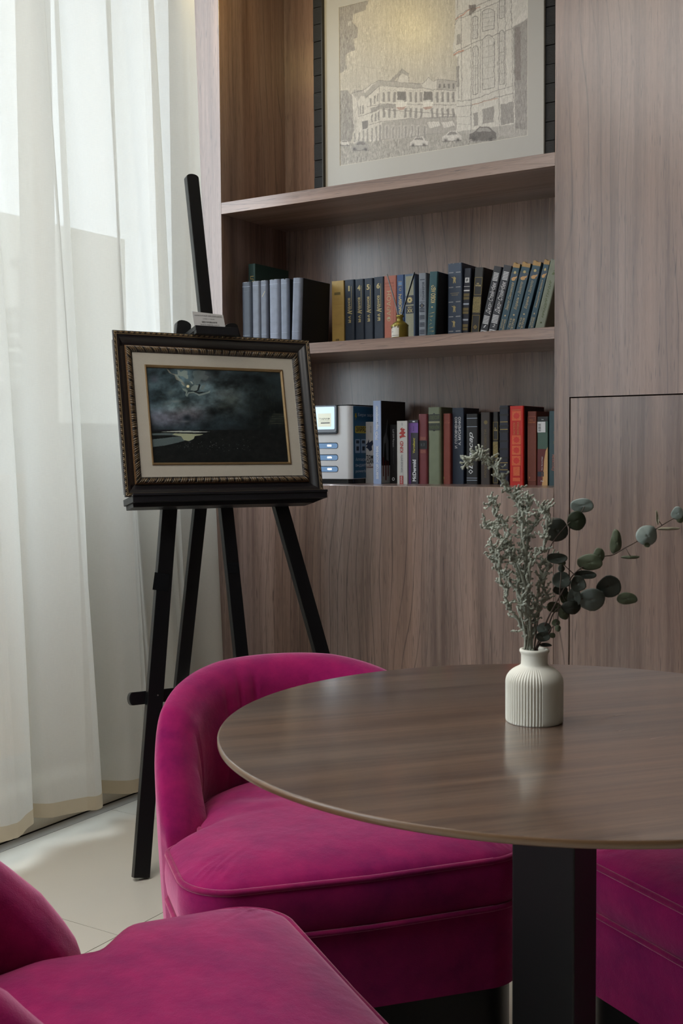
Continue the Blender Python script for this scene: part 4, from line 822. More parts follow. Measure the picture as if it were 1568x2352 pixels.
# ================================================================== books
def book(key, px, inset, wd, h, lean, zs, dep, col, label, deco, group, spine=None, rough=.5, worn=0, r=.004, var=.15, paper=False):
    """local frame: x along the shelf (0 = right edge), y into the shelf, z up"""
    rt = thing('book', label, 'book', (px, D + inset, zs), 0.0, group); rt.rotation_euler = (0, lean, 0)
    m = mat('cover_' + key, col, rough, var=var, vscale=35, bump=.15 if not paper else .02, bscale=600)
    t = .0012 if paper else .0026; rr = min(r, wd * .3); pgm = mat('paper_pages', '#b3a894', .9, var=.1, vscale=200, stretch=(6, 1, .2))
    outer = [(0, dep), (0, rr)] + [(-rr + rr * math.cos(a), rr - rr * math.sin(a)) for a in (.4, .8, 1.2)] + [(-rr, 0), (-wd + rr, 0)] + [(-wd + rr - rr * math.sin(a), rr - rr * math.cos(a)) for a in (.4, .8, 1.2)] + [(-wd, rr), (-wd, dep)]
    inner = [(-wd + t, dep), (-wd + t, rr + t), (-wd + rr + t, t + .0006), (-rr - t, t + .0006), (-t, rr + t), (-t, dep)]
    c_ = MB().prism([(x, y, 0) for x, y in outer + inner], (0, 0, h)).part('cover', m, rt)
    ov = 0 if paper else .003
    MB().box((-wd + t, rr + t, ov + (.0005 if lean == 0 else 0)), (-t, dep - ov, h - ov)).part('page_block', pgm, rt)
    if worn:
        wm = MB()
        for k in range(worn):
            z_ = random.choice((0.0, h)); x_ = -wd + rr + random.random() * (wd - 2 * rr)
            wm.box((x_ - .002, -.0003, z_ - (.0022 if z_ > 0 else 0)), (x_ + .002, .003, z_ + (.0022 if z_ == 0 else .0003)))
        wm.part('worn_edge', mat('worn_cloth_edge', '#8d8f95', .8), rt)
    n = 0
    for d in deco:
        n += 1; y = -.0003 - .00012 * n; k = d[0]; mb = MB()
        def X(f): return -wd + f * wd
        if k == 't': _, tx_, x0, x1, z0, z1, rot, cc_, bo, sh = d; text_on(mb, tx_, (0, y, 0), (1, 0, 0), (0, 0, 1), X(x0), X(x1), z0 * h, z1 * h, rot, bo, sh); mb.part('lettering', ink(cc_), rt)
        elif k == 'b': _, x0, x1, z0, z1, cc_ = d; mb.box((X(x0), y, z0 * h), (X(x1), y + .0003, z1 * h)); mb.part('band', ink(cc_), rt)
        elif k == 'o': _, x0, x1, z0, z1, mm_ = d; mb.box((X(x0), y, z0 * h), (X(x1), y + .0003, z1 * h)); mb.part('ornament', mm_, rt)
        elif k == 'f':
            _, x0, x1, z0, z1, cc_ = d; e = .0009
            for a, b in (((x0, z0), (x0, z1)), ((x1, z0), (x1, z1))): mb.box((X(a[0]) - e / 2, y, a[1] * h), (X(a[0]) + e / 2, y + .0002, b[1] * h))
            for zz in (z0, z1): mb.box((X(x0), y, zz * h - e / 2), (X(x1), y + .0002, zz * h + e / 2))
            mb.part('frame_line', ink(cc_), rt)
        elif k == 'p': _, pts, cc_, nm = d; mb.prism([(X(a), y, b * h) for a, b in pts], (0, .0002, 0)); mb.part(nm, ink(cc_), rt)
        elif k == 'ps':
            _, lst, cc_, nm = d
            for pts in lst: mb.prism([(X(a), y, b * h) for a, b in pts], (0, .0002, 0))
            mb.part(nm, ink(cc_), rt)
        elif k == 'c': _, pts, cc_, nm = d; mb.add([(.0005, dep * a, h * b) for a, b in pts], [tuple(range(len(pts)))]); mb.part(nm, ink(cc_), rt)
    return rt
INK = dict(gold='#a08a50', pgold='#b8a878', silver='#9aa2b2', white='#cfd2d6', black='#14161a', red='#9c2a22', dred='#5a1a1c', grey='#5d6168', cream='#b9ab86', yel='#b5ad3c', purple='#6a4690', navy='#1a2438', blue='#5f82ad', green='#4e5b34', rust='#a8604c', bred='#c8312a', orange='#b5703c', tan='#c49c6a', lgrey='#a7abb0', brass='#6d6038', gblue='#3b4f61')
def ink(k): return mat('ink_' + k, INK[k], .45, metal=.25 if k in ('gold', 'pgold', 'silver') else 0, var=.12, vscale=200)
FG1 = filigree('gold_scrollwork', '#b3a266', '#17161a', 420); FG2 = filigree('gold_on_blue_scrollwork', '#a39d72', '#5c6878', 480, .45); FG3 = filigree('gold_on_red_scrollwork', '#c9824c', '#d62a1e', 420, .55); FG4 = filigree('tooled_brown', '#8b4f40', '#6d3429', 260, .85); FG5 = filigree('rose_scroll', '#c09080', '#a65a48', 300, .6); FG6 = filigree('olive_black_label', '#20221e', '#4c5142', 500, .25)
def stripes(x0, x1, z0, z1, n, c, fill=.5): return ('ps', [[(x0, z0 + (z1 - z0) * k / n), (x1, z0 + (z1 - z0) * k / n), (x1, z0 + (z1 - z0) * (k + fill) / n), (x0, z0 + (z1 - z0) * (k + fill) / n)] for k in range(n)], c, 'stripe_band')
def rhomb(cx, cz, rx, rz): return [(cx - rx, cz), (cx, cz - rz), (cx + rx, cz), (cx, cz + rz)]
def fig(cx, cz, k=1):  # small standing figure, gold print
    return [(cx + a * .1 * k, cz + b * .01) for a, b in ((-.9, -4.2), (-.3, -4.4), (0, -1), (.6, -4.4), (1.1, -4.2), (.9, 0), (1.3, 2.0), (.8, 3.4), (.3, 3.2), (.2, 4.4), (-.3, 4.4), (-.3, 3.0), (-1.8, 3.9), (-2.0, 3.4), (-.6, 1.8), (-.6, 0))]
def sprig(cz):
    L_ = []
    for s_ in (-1, 1):
        for k in range(4):
            a = .5 + s_ * (.08 + k * .085); L_.append([(a, cz), (a + s_ * .10, cz + .010), (a + s_ * .05, cz)]); L_.append([(a, cz), (a + s_ * .05, cz), (a + s_ * .10, cz - .010)])
    return L_
_g = UP['gd']; UP['gd'] = (_g[0] + .015,) + _g[1:]; _g = LO['gb']; LO['gb'] = (_g[0] + .0106,) + _g[1:]
UG, LG = 'books on the upper book shelf', 'books on the lower book shelf'
zu, zl = 1.4059, 0.9500
def U(k, *a, **kw): p = UP[k]; return book(k, p[0], p[1], kw.pop('wd', p[2]), p[3], p[4], zu, *a, group=UG, **kw)
def Lo(k, *a, **kw): p = LO[k]; return book(k, p[0], p[1], kw.pop('wd', p[2]), p[3], p[4], zl, *a, group=LG, **kw)
U('green_behind', .20, '#1c3a35', 'tall dark green book rising behind the worn grey volumes', [('t', 'АРСЕНАЛ', .3, .8, .50, .86, 90, 'gold', .015, 0)])
gl = [('g1', .15, '#3c424e', 'leftmost worn blue-grey volume on the upper shelf', 0), ('g2', .15, '#656a76', 'pale worn grey volume, second from the left on the upper shelf', 0), ('g3', .15, '#5a5f6c', 'narrow worn grey volume with a gold scratch, third from the left', 0), ('g4', .15, '#6e7484', 'wide worn blue-grey volume, fourth from the left', 0), ('g5', .15, '#687080', 'worn grey volume left of the one showing its black cover', 0), ('g6', .17, '#6a7080', 'worn grey volume with its black side cover facing out, beside the yellow book', 0)]
for k, dp, c_, lb, _ in gl:
    o = U(k, dp, c_, lb, [('b', .12, .88, .93, .933, 'silver'), ('b', .12, .88, .86, .862, 'grey'), ('b', .12, .88, .20, .202, 'silver')] + ([('ps', [[(.3, .76), (.7, .84), (.74, .84), (.35, .76)]], 'pgold', 'gold_scratch')] if k == 'g3' else []), worn=5, var=.32, r=.014)
    wx = UP[k][2]; MB().box((-.0004 - .0001, .010, .001), (.0004, dp, UP[k][3] - .001)).part('side_board', mat('black_book_cloth', '#0b0e11', .75, var=.3), o)
U('yellow', .14, '#b09352', 'ochre yellow book with the number 10 at its foot', [('b', .22, .72, .79, .83, 'brass'), ('t', '10', .33, .58, .105, .135, 0, 'black', .03, 0)] + [('b', .10, .95, z, z + .002, 'tan') for z in (.25, .30, .35, .40, .45, .50, .55, .60, .65, .70, .75)], r=.002)
for k, n_, lb in (('a1', '1', 'navy volume with gold lettering beside the yellow book, numbered 1'), ('a4', '4', 'second navy volume right of the yellow book, its gold number 4'), ('a5', '5', 'third navy volume of the gold-lettered set, its gold number 5'), ('a6', '6', 'navy volume touching the coral red book, its gold number 6')):
    U(k, .14, '#232e3e', lb, [('t', n_, (.30 if n_ != '1' else .40), (.62 if n_ != '1' else .55), .83, .91, 0, 'pgold', .03 if n_ != '1' else 0, 0), ('t', 'ЛДАНОВ', .36, .64, .53, .73, 90, 'pgold', .03, 0), ('t', 'А', .30, .78, .485, .54, 90, 'pgold', .05, 0), ('t', 'М·А', .38, .66, .36, .465, 90, 'pgold', .04, 0), ('b', .70, .73, .56, .90, 'pgold')], r=.006, var=.25)
U('coral', .14, '#a2604f', 'coral red book half hidden by the reed diffuser', [('o', .1, .9, .02, .30, FG5), ('b', .08, .75, .05, .92, 'rust'), ('t', 'БОЛЕСЛАВ', .1, .78, .88, .905, 0, 'dred', 0, 0), ('b', .08, .82, .845, .848, 'dred'), ('t', 'ФАРАОН', .22, .58, .34, .78, 90, 'cream', 0, 0)])
U('blueE', .14, '#2f4a75', 'narrow bright blue book right of the coral one', [('b', .25, .72, .90, .905, 'pgold'), ('b', .25, .72, .85, .895, 'blue'), ('b', .25, .72, .84, .845, 'pgold'), ('t', 'С', .35, .66, .77, .81, 0, 'pgold', 0, 0), ('t', 'ЕРИМОВИЧ', .28, .70, .33, .72, 90, 'pgold', .02, 0)])
U('xx', .14, '#53637a', 'blue book with a gold scrollwork spine and XX label', [('o', .15, .88, .03, .97, FG2), ('b', .14, .90, .56, .69, 'navy'), ('b', .14, .90, .43, .54, 'navy'), ('ps', [[(.52 + .30 * math.cos(a) * q, .625 + .052 * math.sin(a) * q) for a, q in [(2 * math.pi * k / 24, 1 if k % 2 else .62) for k in range(24)]]], 'pgold', 'sun_mark'), ('ps', [rhomb(.52, .625, .10, .016)], 'navy', 'sun_centre'), ('t', 'ВЕК', .36, .72, .505, .528, 0, 'pgold', .01, 0), ('t', 'XX', .28, .80, .445, .495, 0, 'pgold', .03, 0)], wd=.0385)
U('panf', .14, '#767c86', 'pale grey book with dark block bars and upright lettering', [('b', .18, .82, .90, .91, 'navy'), ('t', 'ФЕДОР', .22, .42, .66, .78, 90, 'grey', .01, 0), ('t', 'ПАНФЕРОВ', .48, .80, .61, .87, 90, 'navy', .02, 0), ('b', .18, .82, .58, .587, 'navy'), ('ps', [rhomb(.45, .53, .38, .036)], 'navy', 'diamond_mark'), ('t', '2', .40, .52, .515, .545, 0, 'pgold', .02, 0)] + [stripes(.15, .80, z, z + .065, 3, 'navy') for z in (.44, .335, .23, .125, .03)])
U('teal', .16, '#1f4a52', 'dark teal book with gold title, its black side facing right', [('t', 'КОБО АБЭ', .30, .86, .54, .80, 90, 'pgold', .02, 0), ('ps', [rhomb(.5, .48, .13, .012)], 'pgold', 'small_mark'), ('ps', [[(.3 + .25 * math.sin(q * 1.9 + w_), .05 + q * .055 + .01 * w_), (.6 + .25 * math.sin(q * 1.3), .07 + q * .055), (.62 + .25 * math.sin(q * 1.3), .078 + q * .055)] for q in range(7) for w_ in (0, 2)], 'pgold', 'brush_strokes')], r=.003)
MB().box((-.0004, .008, .001), (.0004, .16, .211)).part('side_board', mat('black_book_cloth', ''), [o for o in bpy.data.objects if o.get('label', '').startswith('dark teal book')][0])
U('chek', .15, '#3e4c61', 'tall slate blue book with white sprigs and gold figures', [('ps', sum([sprig(z) for z in (.88, .69, .50, .31, .12)], []), 'white', 'sprig_marks'), ('p', fig(.47, .785), 'pgold', 'figure_mark'), ('p', fig(.47, .41, .9), 'pgold', 'figure_mark'), ('p', fig(.45, .215, .8), 'pgold', 'figure_mark'), ('t', 'АНТОНИЙ', .2, .82, .605, .622, 0, 'cream', 0, 0), ('t', 'ЧЕХОВ', .28, .74, .58, .596, 0, 'cream', 0, 0), ('ps', [rhomb(.48, .06, .12, .018)], 'gblue', 'round_mark')], worn=6)
U('dbl', .14, '#1c2233', 'narrow navy book with white bars and brown blocks, leaning slightly', [('b', .22, .80, .80, .87, 'white'), ('t', 'Ф', .34, .68, .81, .86, 0, 'navy', .04, 0), ('b', .12, .92, .745, .752, 'white'), ('b', .12, .92, .68, .70, 'white'), ('b', .12, .92, .61, .65, 'brass'), ('b', .12, .92, .565, .60, 'brass'), ('b', .12, .92, .49, .515, 'silver'), ('b', .12, .92, .41, .45, 'brass'), ('b', .12, .92, .365, .40, 'brass'), ('b', .12, .92, .27, .295, 'silver'), ('b', .12, .92, .18, .22, 'brass'), ('b', .12, .92, .135, .17, 'brass'), ('b', .12, .92, .05, .065, 'white')])
def tur(k, lab_, fn, **kw): fn(k, .14, '#2a2a2c', lab_, [('f', .1, .93, .62, .86, 'gold'), ('t', 'И.В.', .34, .62, .765, .785, 0, 'pgold', .03, 0), ('t', 'ТУРГЕНЕВ', .2, .82, .735, .757, 0, 'pgold', .03, 0), ('o', .06, .95, .37, .59, FG1), ('f', .1, .93, .02, .335, 'gold'), ('ps', [rhomb(.5, .17, .22, .032)], 'gold', 'diamond_mark'), ('ps', [rhomb(.5, .17, .16, .023)], 'black', 'diamond_centre'), ('ps', [rhomb(.5, .17, .08, .012)], 'gold', 'diamond_core')], **kw)
tur('turg', 'black book with a gold scroll panel, upper shelf left of the leaning volumes', U)
for k, n_, lb in (('st1', '1', 'leaning charcoal volume with white script, beside the black gold-panelled book'), ('st2', '2', 'leaning charcoal volume with white script, touching the blue volumes')):
    U(k, .14, '#2d3038' if n_ == '1' else '#363942', lb, [stripes(.2, .82, .80, .92, 6, 'white', .6), ('t', 'Джон Стейнбек', .22, .88, .34, .78, 90, 'white', 0, .35), stripes(.15, .85, .20, .32, 6, 'white', .6), ('t', n_, .36, .66, .145, .185, 0, 'white', 0, .2), stripes(.12, .88, 0.0, .115, 6, 'white', .6)])
for k, t1, t2, t3, lb in (('w1', 'Земля Санникова', 'ВЛАДИМИР', 'ОБРУЧЕВ', 'leftmost leaning blue volume with a torn paper top'), ('w2', 'Борель • Золото', 'ПЕТР', 'ПЕТРОВ', 'second leaning blue volume with a torn paper top'), ('w3', 'Борель • Золото', 'ПЕТР', 'ПЕТРОВ', 'third leaning blue volume with a torn paper top'), ('w4', 'Завещание первых', 'МИХАИЛ', 'ПЕТРОВ', 'rightmost leaning blue volume with a torn paper top, beside the frayed green-grey book')):
    o = U(k, .14, '#33505f', lb, [('b', 0.0, 1.0, .79, .875, 'gblue'), ('b', 0, 1, .788, .792, 'brass'), ('b', 0, 1, .874, .878, 'brass'), ('ps', [[(.5 + .16 * math.cos(a), .885 + .02 * math.sin(a)) for a in [k_ * .7 for k_ in range(9)]]], 'pgold', 'shell_mark'), ('ps', [[(.3, .775), (.2, .80), (.42, .822), (.72, .83), (.88, .845), (.9, .82), (.72, .80), (.76, .785), (.5, .772)]], 'tan', 'bird_mark'), ('t', t1, .32, .72, .37, .75, 90, 'cream', 0, .35), ('ps', [rhomb(.5, .295, .13, .014)], 'cream', 'small_mark'), ('t', t2, .22, .42, .12, .245, 90, 'cream', .01, 0), ('t', t3, .52, .76, .09, .245, 90, 'cream', .01, 0), ('ps', [rhomb(.5, .03, .2, .018)], 'gold', 'foot_mark')], r=.002)
    wx = UP[k][2]; hh = UP[k][3]
    MB().prism([(-wx * f, -.0008, hh + z_) for f, z_ in ((0.02, -.0105), (.98, -.0115), (.99, .002), (.8, .004), (.6, .001), (.35, .0005), (.05, .002))], (0, .02, 0)).part('torn_paper_top', mat('torn_brown_paper', '#b39468', .85, var=.25, vscale=120), o)
o = U('gd', .15, '#7b8273', 'frayed green-grey book at the right end of the upper shelf', [('t', 'АРКАДИЙ ГАЙДАР', .35, .68, .22, .72, 90, 'green', .02, 0), ('ps', [[(.5 + .12 * math.sin(a), .155 + .014 * math.cos(a)) for a in [k_ * 2.513 for k_ in range(5)]]], 'green', 'star_mark'), ('ps', [[(.2, .03), (.4, .06), (.6, .04), (.85, .065), (.8, .03), (.5, .015)], [(.45, .80), (.62, .84), (.8, .82), (.7, .80)], [(.5, .845), (.72, .87), (.85, .855)]], 'green', 'leaf_mark')], wd=.031, worn=9, var=.3)
UPo = bpy.data.objects

def stretch(k): return LO[k]
Lo('TOM', .12, '#a9a8a6', 'white paperback with a dark aircraft print, beside the rental box', [('t', 'НЕУNЕ', .62, .80, .82, .93, 90, 'grey', 0, 0), ('ps', [[(.0, .62), (.3, .66), (.45, .72), (.5, .66), (.9, .70), (.98, .64), (.8, .60), (.85, .54), (.55, .52), (.35, .56), (.1, .58), (.3, .62)]], 'navy', 'aircraft_print'), ('t', 'TOM', .15, .98, .39, .46, 0, 'black', .03, 0), ('t', 'CLAN', .15, 1.0, .32, .39, 0, 'black', .03, 0), ('t', 'Der', .45, .72, .285, .31, 0, 'dred', .02, 0), ('t', 'Schattenk', .15, 1.0, .25, .28, 0, 'dred', .01, 0)], paper=True, r=.001)
o = Lo('RUS', .165, '#8fa0c2', 'tall light blue book with white Cyrillic title, its dark cover showing', [('t', 'РУСЬ черноморская', .28, .72, .53, .94, 90, 'white', .03, 0), ('t', 'ВИКТОР ЖОРНИК', .36, .68, .06, .46, 90, 'white', .03, 0)], r=.0015, var=.06)
hR = LO['RUS'][3]
sb = MB().box((-.0003, .003, .001), (.0005, .165, hR - .0005)).part('side_cover', mat('dark_photo_cover', '#13161a', .3, var=.6, vscale=25), o)
MB().box((.0005, .003, .002), (.0007, .060, hR * .22)).part('pale_print_field', mat('ink_lgrey', INK['lgrey']), o)
mb = MB()
for y_, w_, z0, z1 in ((.010, .006, .09, .32), (.026, .007, .04, .28), (.042, .006, .09, .27)): mb.box((.0008, y_, z0 * hR), (.0010, y_ + w_, z1 * hR))
mb.part('red_drip_print', ink('dred'), o)
mb = MB(); mb.add([(.0009, a, b * hR) for a, b in ((.010, .32), (.014, .55), (.030, .62), (.040, .78), (.043, .77), (.036, .60), (.048, .52), (.048, .27), (.034, .29), (.030, .50), (.020, .48), (.016, .32))], [tuple(range(12))]); mb.part('grey_figure_print', ink('grey'), o)
Lo('leif', .12, '#111114', 'thin black paperback with small white title, left of the white one', [('t', 'Leif GW Persson', .42, .66, .62, .92, -90, 'lgrey', .01, 0), ('t', 'Mörder ohne Gesicht und die eine', .48, .60, .34, .60, -90, 'grey', 0, 0), ('ps', [[(.5 + .2 * math.cos(a), .075 + .028 * math.sin(a)) for a in [k_ * .524 for k_ in range(12)]]], 'white', 'publisher_mark'), ('ps', [[(.5 + .12 * math.cos(a), .075 + .017 * math.sin(a)) for a in [k_ * .524 for k_ in range(12)]]], 'black', 'publisher_mark_centre')], paper=True, r=.001)
Lo('kind', .12, '#b8b6b2', 'white paperback with red title letters and a red block at its foot', [('t', 'KIND', .30, .62, .50, .68, 90, 'red', .03, 0), ('ps', [[(.2, .80), (.45, .84), (.3, .87), (.55, .90), (.5, .84), (.85, .82), (.6, .78), (.9, .75), (.5, .74), (.3, .72), (.25, .76), (.5, .78)]], 'red', 'splash_print'), ('t', '44', .42, .78, .76, .88, 90, 'red', .04, 0), ('t', 'TOM ROB SMITH', .38, .58, .18, .46, 90, 'grey', 0, 0), ('t', 'нож', .46, .56, .93, .97, 90, 'grey', 0, 0), ('b', .26, .60, 0.0, .13, 'red'), ('t', 'GOLDMANN', .34, .52, .01, .12, 90, 'white', 0, 0)], paper=True, r=.001, var=.05)
Lo('mcd', .12, '#2e2b35', 'dark violet paperback with a bright violet field and large white surname', [('b', 0.0, 1.0, .80, .955, 'purple'), ('b', .0, .22, 0.0, .80, 'purple'), ('b', .42, .66, .968, .985, 'white'), ('t', 'Vergeltung', .44, .74, .48, .72, 90, 'yel', .02, 0), ('t', 'McDermid', .40, .78, .04, .38, 90, 'white', .04, 0), ('t', 'Val', .40, .52, .10, .16, 90, 'lgrey', 0, 0), ('t', 'Knaur', .46, .58, .83, .91, 90, 'black', 0, 0)], paper=True, r=.001)
Lo('maroon', .13, '#6d2f35', 'dusty maroon hardback with a black spine label', [('b', .08, .98, .50, .62, 'black'), ('t', 'К Л', .30, .7, .54, .58, 0, 'grey', 0, 0), ('o', .22, .84, .63, .675, filigree('rose_on_maroon', '#a06a52', '#6d2f35', 320, .6)), ('o', .22, .84, .44, .485, filigree('rose_on_maroon', '', ''))], r=.006)
Lo('sage', .13, '#727b64', 'sage green clothbound book with two black title labels', [('o', .08, .94, .82, .91, FG6), ('t', 'ЛЕСЯ', .14, .88, .84, .89, 0, 'green', .02, 0), ('b', .06, .94, .803, .810, 'cream'), ('o', .08, .94, .70, .79, FG6), ('t', 'УКРАЇН', .14, .88, .715, .77, 0, 'green', .02, 0), ('ps', [[(.4, .91), (.6, .91), (.5, .925)], [(.4, .70), (.6, .70), (.5, .685)]], 'black', 'label_tip')], r=.008, var=.2)
Lo('rbrown', .13, '#7d3a30', 'slim brick red hardback between the green and navy books', [('t', 'Л.Н.', .3, .7, .885, .90, 0, 'rust', 0, 0), ('t', 'ТОЛСТОЙ', .15, .88, .86, .88, 0, 'rust', .01, 0), ('t', '1', .06, .16, .07, .10, 0, 'gold', 0, 0)], r=.004)
Lo('navy', .115, '#1f2c3f', 'navy hardback with two upright lines of white Cyrillic names', [('t', 'И. ГОЛОВЧЕНКО', .24, .46, .47, .88, 90, 'white', .02, 0), ('t', 'А. МУСИЕНКО', .54, .76, .51, .88, 90, 'white', .02, 0)], r=.003)
o = Lo('veles', .13, '#15161a', 'black hardback with white brush lettering and double silver lines', [('b', .04, .96, .935, .943, 'silver'), ('b', .04, .96, .815, .822, 'silver'), ('t', 'Велесар', .22, .66, .22, .74, 90, 'white', .02, .3), ('ps', [rhomb(.40, .18, .20, .034)], 'white', 'diamond_mark'), ('ps', [rhomb(.40, .18, .12, .021)], 'black', 'diamond_centre'), ('b', .04, .96, .085, .093, 'silver'), ('b', .04, .96, .053, .061, 'silver')], r=.005)
Lo('brown', .13, '#3a3331', 'dark brown hardback with gold upright title and round emblem', [('ps', [[(.55 + .2 * math.cos(a), .86 + .028 * math.sin(a)) for a in [k_ * .524 for k_ in range(12)]]], 'brass', 'round_emblem'), ('t', 'МОЛДАВСКИЕ ПОВЕСТИ', .40, .68, .10, .76, 90, 'brass', .01, 0)], r=.004)
tur('bg', 'thin black book with gold scroll panel, lower shelf left of the banded navy one', Lo)
Lo('dnavy', .14, '#1e2233', 'navy hardback with raised bands and thin gold lines, left of the bright red book', [('b', .02, .98, z, z + .022, 'black') for z in (.955, .87, .73, .66, .54, .44, .33, .10)] + [('b', .1, .92, z, z + .008, 'gold') for z in (.79, .695, .275, .185)], r=.005)
Lo('red', .165, '#bf2018', 'bright red hardback with gold tooled panels', [('b', .18, .82, .945, .952, 'orange')] + sum([[('o', .18, .82, z0, z1, FG3), ('ps', [[(.5 + .24 * math.cos(a) * q, (z0 + z1) / 2 + (z1 - z0) * .36 * math.sin(a) * q) for a, q in [(2 * math.pi * k_ / 16, 1 if k_ % 2 == 0 else .8) for k_ in range(16)]]], 'bred', 'panel_star')] for z0, z1 in ((.815, .935), (.515, .63), (.385, .50), (.25, .37))], []) + [('t', 'МЫСЛИТЕЛИ', .26, .42, .64, .79, 90, 'orange', .01, 0), ('t', 'ВОСТОКА', .54, .70, .64, .80, 90, 'orange', .02, 0), ('o', .28, .76, .12, .235, FG3), ('o', .24, .80, .05, .095, FG3)], r=.004, rough=.35)
MB().box((-.0004, .008, .001), (.0005, .165, .2425)).part('side_board', mat('dark_red_board', '#2a0b0c', .6), [o for o in bpy.data.objects if o.get('label', '').startswith('bright red hardback')][0])
Lo('tol', .13, '#6a3024', 'brown-red hardback with a tooled diamond spine, right of the bright red book', [('o', .08, .9, .07, .80, FG4), ('f', .06, .9, .065, .93, 'rust'), ('t', 'Л.Н.', .22, .62, .87, .893, 0, 'orange', .01, 0), ('t', 'ТОЛСТОЙ', .1, .85, .84, .865, 0, 'orange', .02, 0), ('t', '1', .2, .3, .09, .115, 0, 'orange', 0, 0)], r=.004)
o = Lo('multi', .12, '#3f5a50', 'multicoloured paperback with a white barcode sticker', [('b', 0, 1, .93, 1.0, 'black'), ('t', 'btb', .40, .6, .95, .965, 0, 'white', 0, 0), ('p', [(0, 0), (.4, 0), (.6, .12), (.7, .25), (.65, .38), (1, .54), (1, .53), (0, .53)], 'dred', 'red_field'), ('p', [(.45, 0), (1, 0), (1, .56), (.8, .50), (.65, .36), (.62, .25), (.52, .1)], 'tan', 'flesh_field'), ('b', 0.02, .62, .13, .20, 'navy'), ('t', 'Der Banachläge', .40, .52, .22, .42, 90, 'white', .01, 0), ('t', 'Leonie Lieb', .40, .50, .11, .19, 90, 'orange', 0, 0), ('t', 'N', .35, .58, .05, .075, 0, 'white', 0, 0), ('b', 0, .78, .77, .925, 'white')] + [('ps', [[(.08, .785 + k_ * .012), (.34, .785 + k_ * .012), (.34, .785 + k_ * .012 + w_), (.08, .785 + k_ * .012 + w_)] for k_, w_ in enumerate((.004, .008, .003, .006, .009, .003, .007, .004, .008, .003))], 'black', 'barcode_bars')], paper=True, r=.001)
Lo('gb', .14, '#2e4850', 'dark teal book at the right end of the lower shelf', [('t', 'Хаас Кнудсен', .42, .78, .56, .90, 90, 'brass', .02, 0), ('t', 'Рассказы', .25, .5, .2, .42, 90, 'rust', 0, .2)], wd=.035)
# two dark books pushed further back at the left of the lower row stay hidden by the rental box

# ================================================================== round table
TC = Vector((-0.4682, 1.1990, 0)); TR = 0.3765
M_top = wood('tabletop_walnut', '#75604f', '#4f3f37', '#33271f', 'X', rough=0.38, coat=1.0, coat_r=0.15, scale=2.0, rot=math.radians(-50), linew=.3)
M_edge = mat('laminated_ply_edge', '#6d5138', 0.42, var=.3, vscale=30, coat=.4, stretch=(1, 1, 30))
tb = thing('round_table', 'round walnut-topped cafe table on a square black pedestal', 'table', tuple(TC))
MB(tuple(TC)).lathe([(0, .7440), (TR - .0035, .7440)] , tuple(TC), 160).part('underside', M_edge, tb)
MB(tuple(TC)).lathe([(0, .75), (TR - .0018, .75), (TR - .0006, .7497)], tuple(TC), 200).part('tabletop', M_top, tb)
MB(tuple(TC)).lathe([(TR - .0007, .7497), (TR, .7490), (TR, .7435), (TR - .004, .7415), (TR - .03, .7380), (0, .7380)], tuple(TC), 200).part('edge_band', M_edge, tb, smooth=True)
M_ped = mat('matt_black_steel', '#08080a', 0.55, var=.2)
pc = (TC.x, TC.y, 0); q = .0365
MB(tuple(TC)).box((pc[0] - q, pc[1] - q, .012), (pc[0] + q, pc[1] + q, .735)).part('pedestal', M_ped, tb, bevel=.002)
MB(tuple(TC)).box((pc[0] - .12, pc[1] - .12, .732), (pc[0] + .12, pc[1] + .12, .738)).part('mounting_plate', M_ped, tb)
MB(tuple(TC)).box((pc[0] - .15, pc[1] - .15, .0), (pc[0] + .15, pc[1] + .15, .012)).part('base_plate', M_ped, tb, bevel=.003)
for k, (ax, ay, ln_, an) in enumerate(((.10, -.055, .011, .5), (.072, -.02, .008, .6), (.085, .05, .007, .4), (.14, -.04, .006, .9))):
    p = TC + Vector((.848 * ax - .53 * ay, .53 * ax + .848 * ay, .7503)); d = Vector((math.cos(an + .56), math.sin(an + .56), 0)) * ln_; s_ = Vector((-d.y, d.x, 0)).normalized() * .0007
    MB(tuple(TC)).add([p - d - s_, p + d - s_ * .4, p + d + s_ * .4, p - d + s_], [(0, 1, 2, 3)]).part('scratch', mat('pale_scratch', '#7d7067', .5), tb)

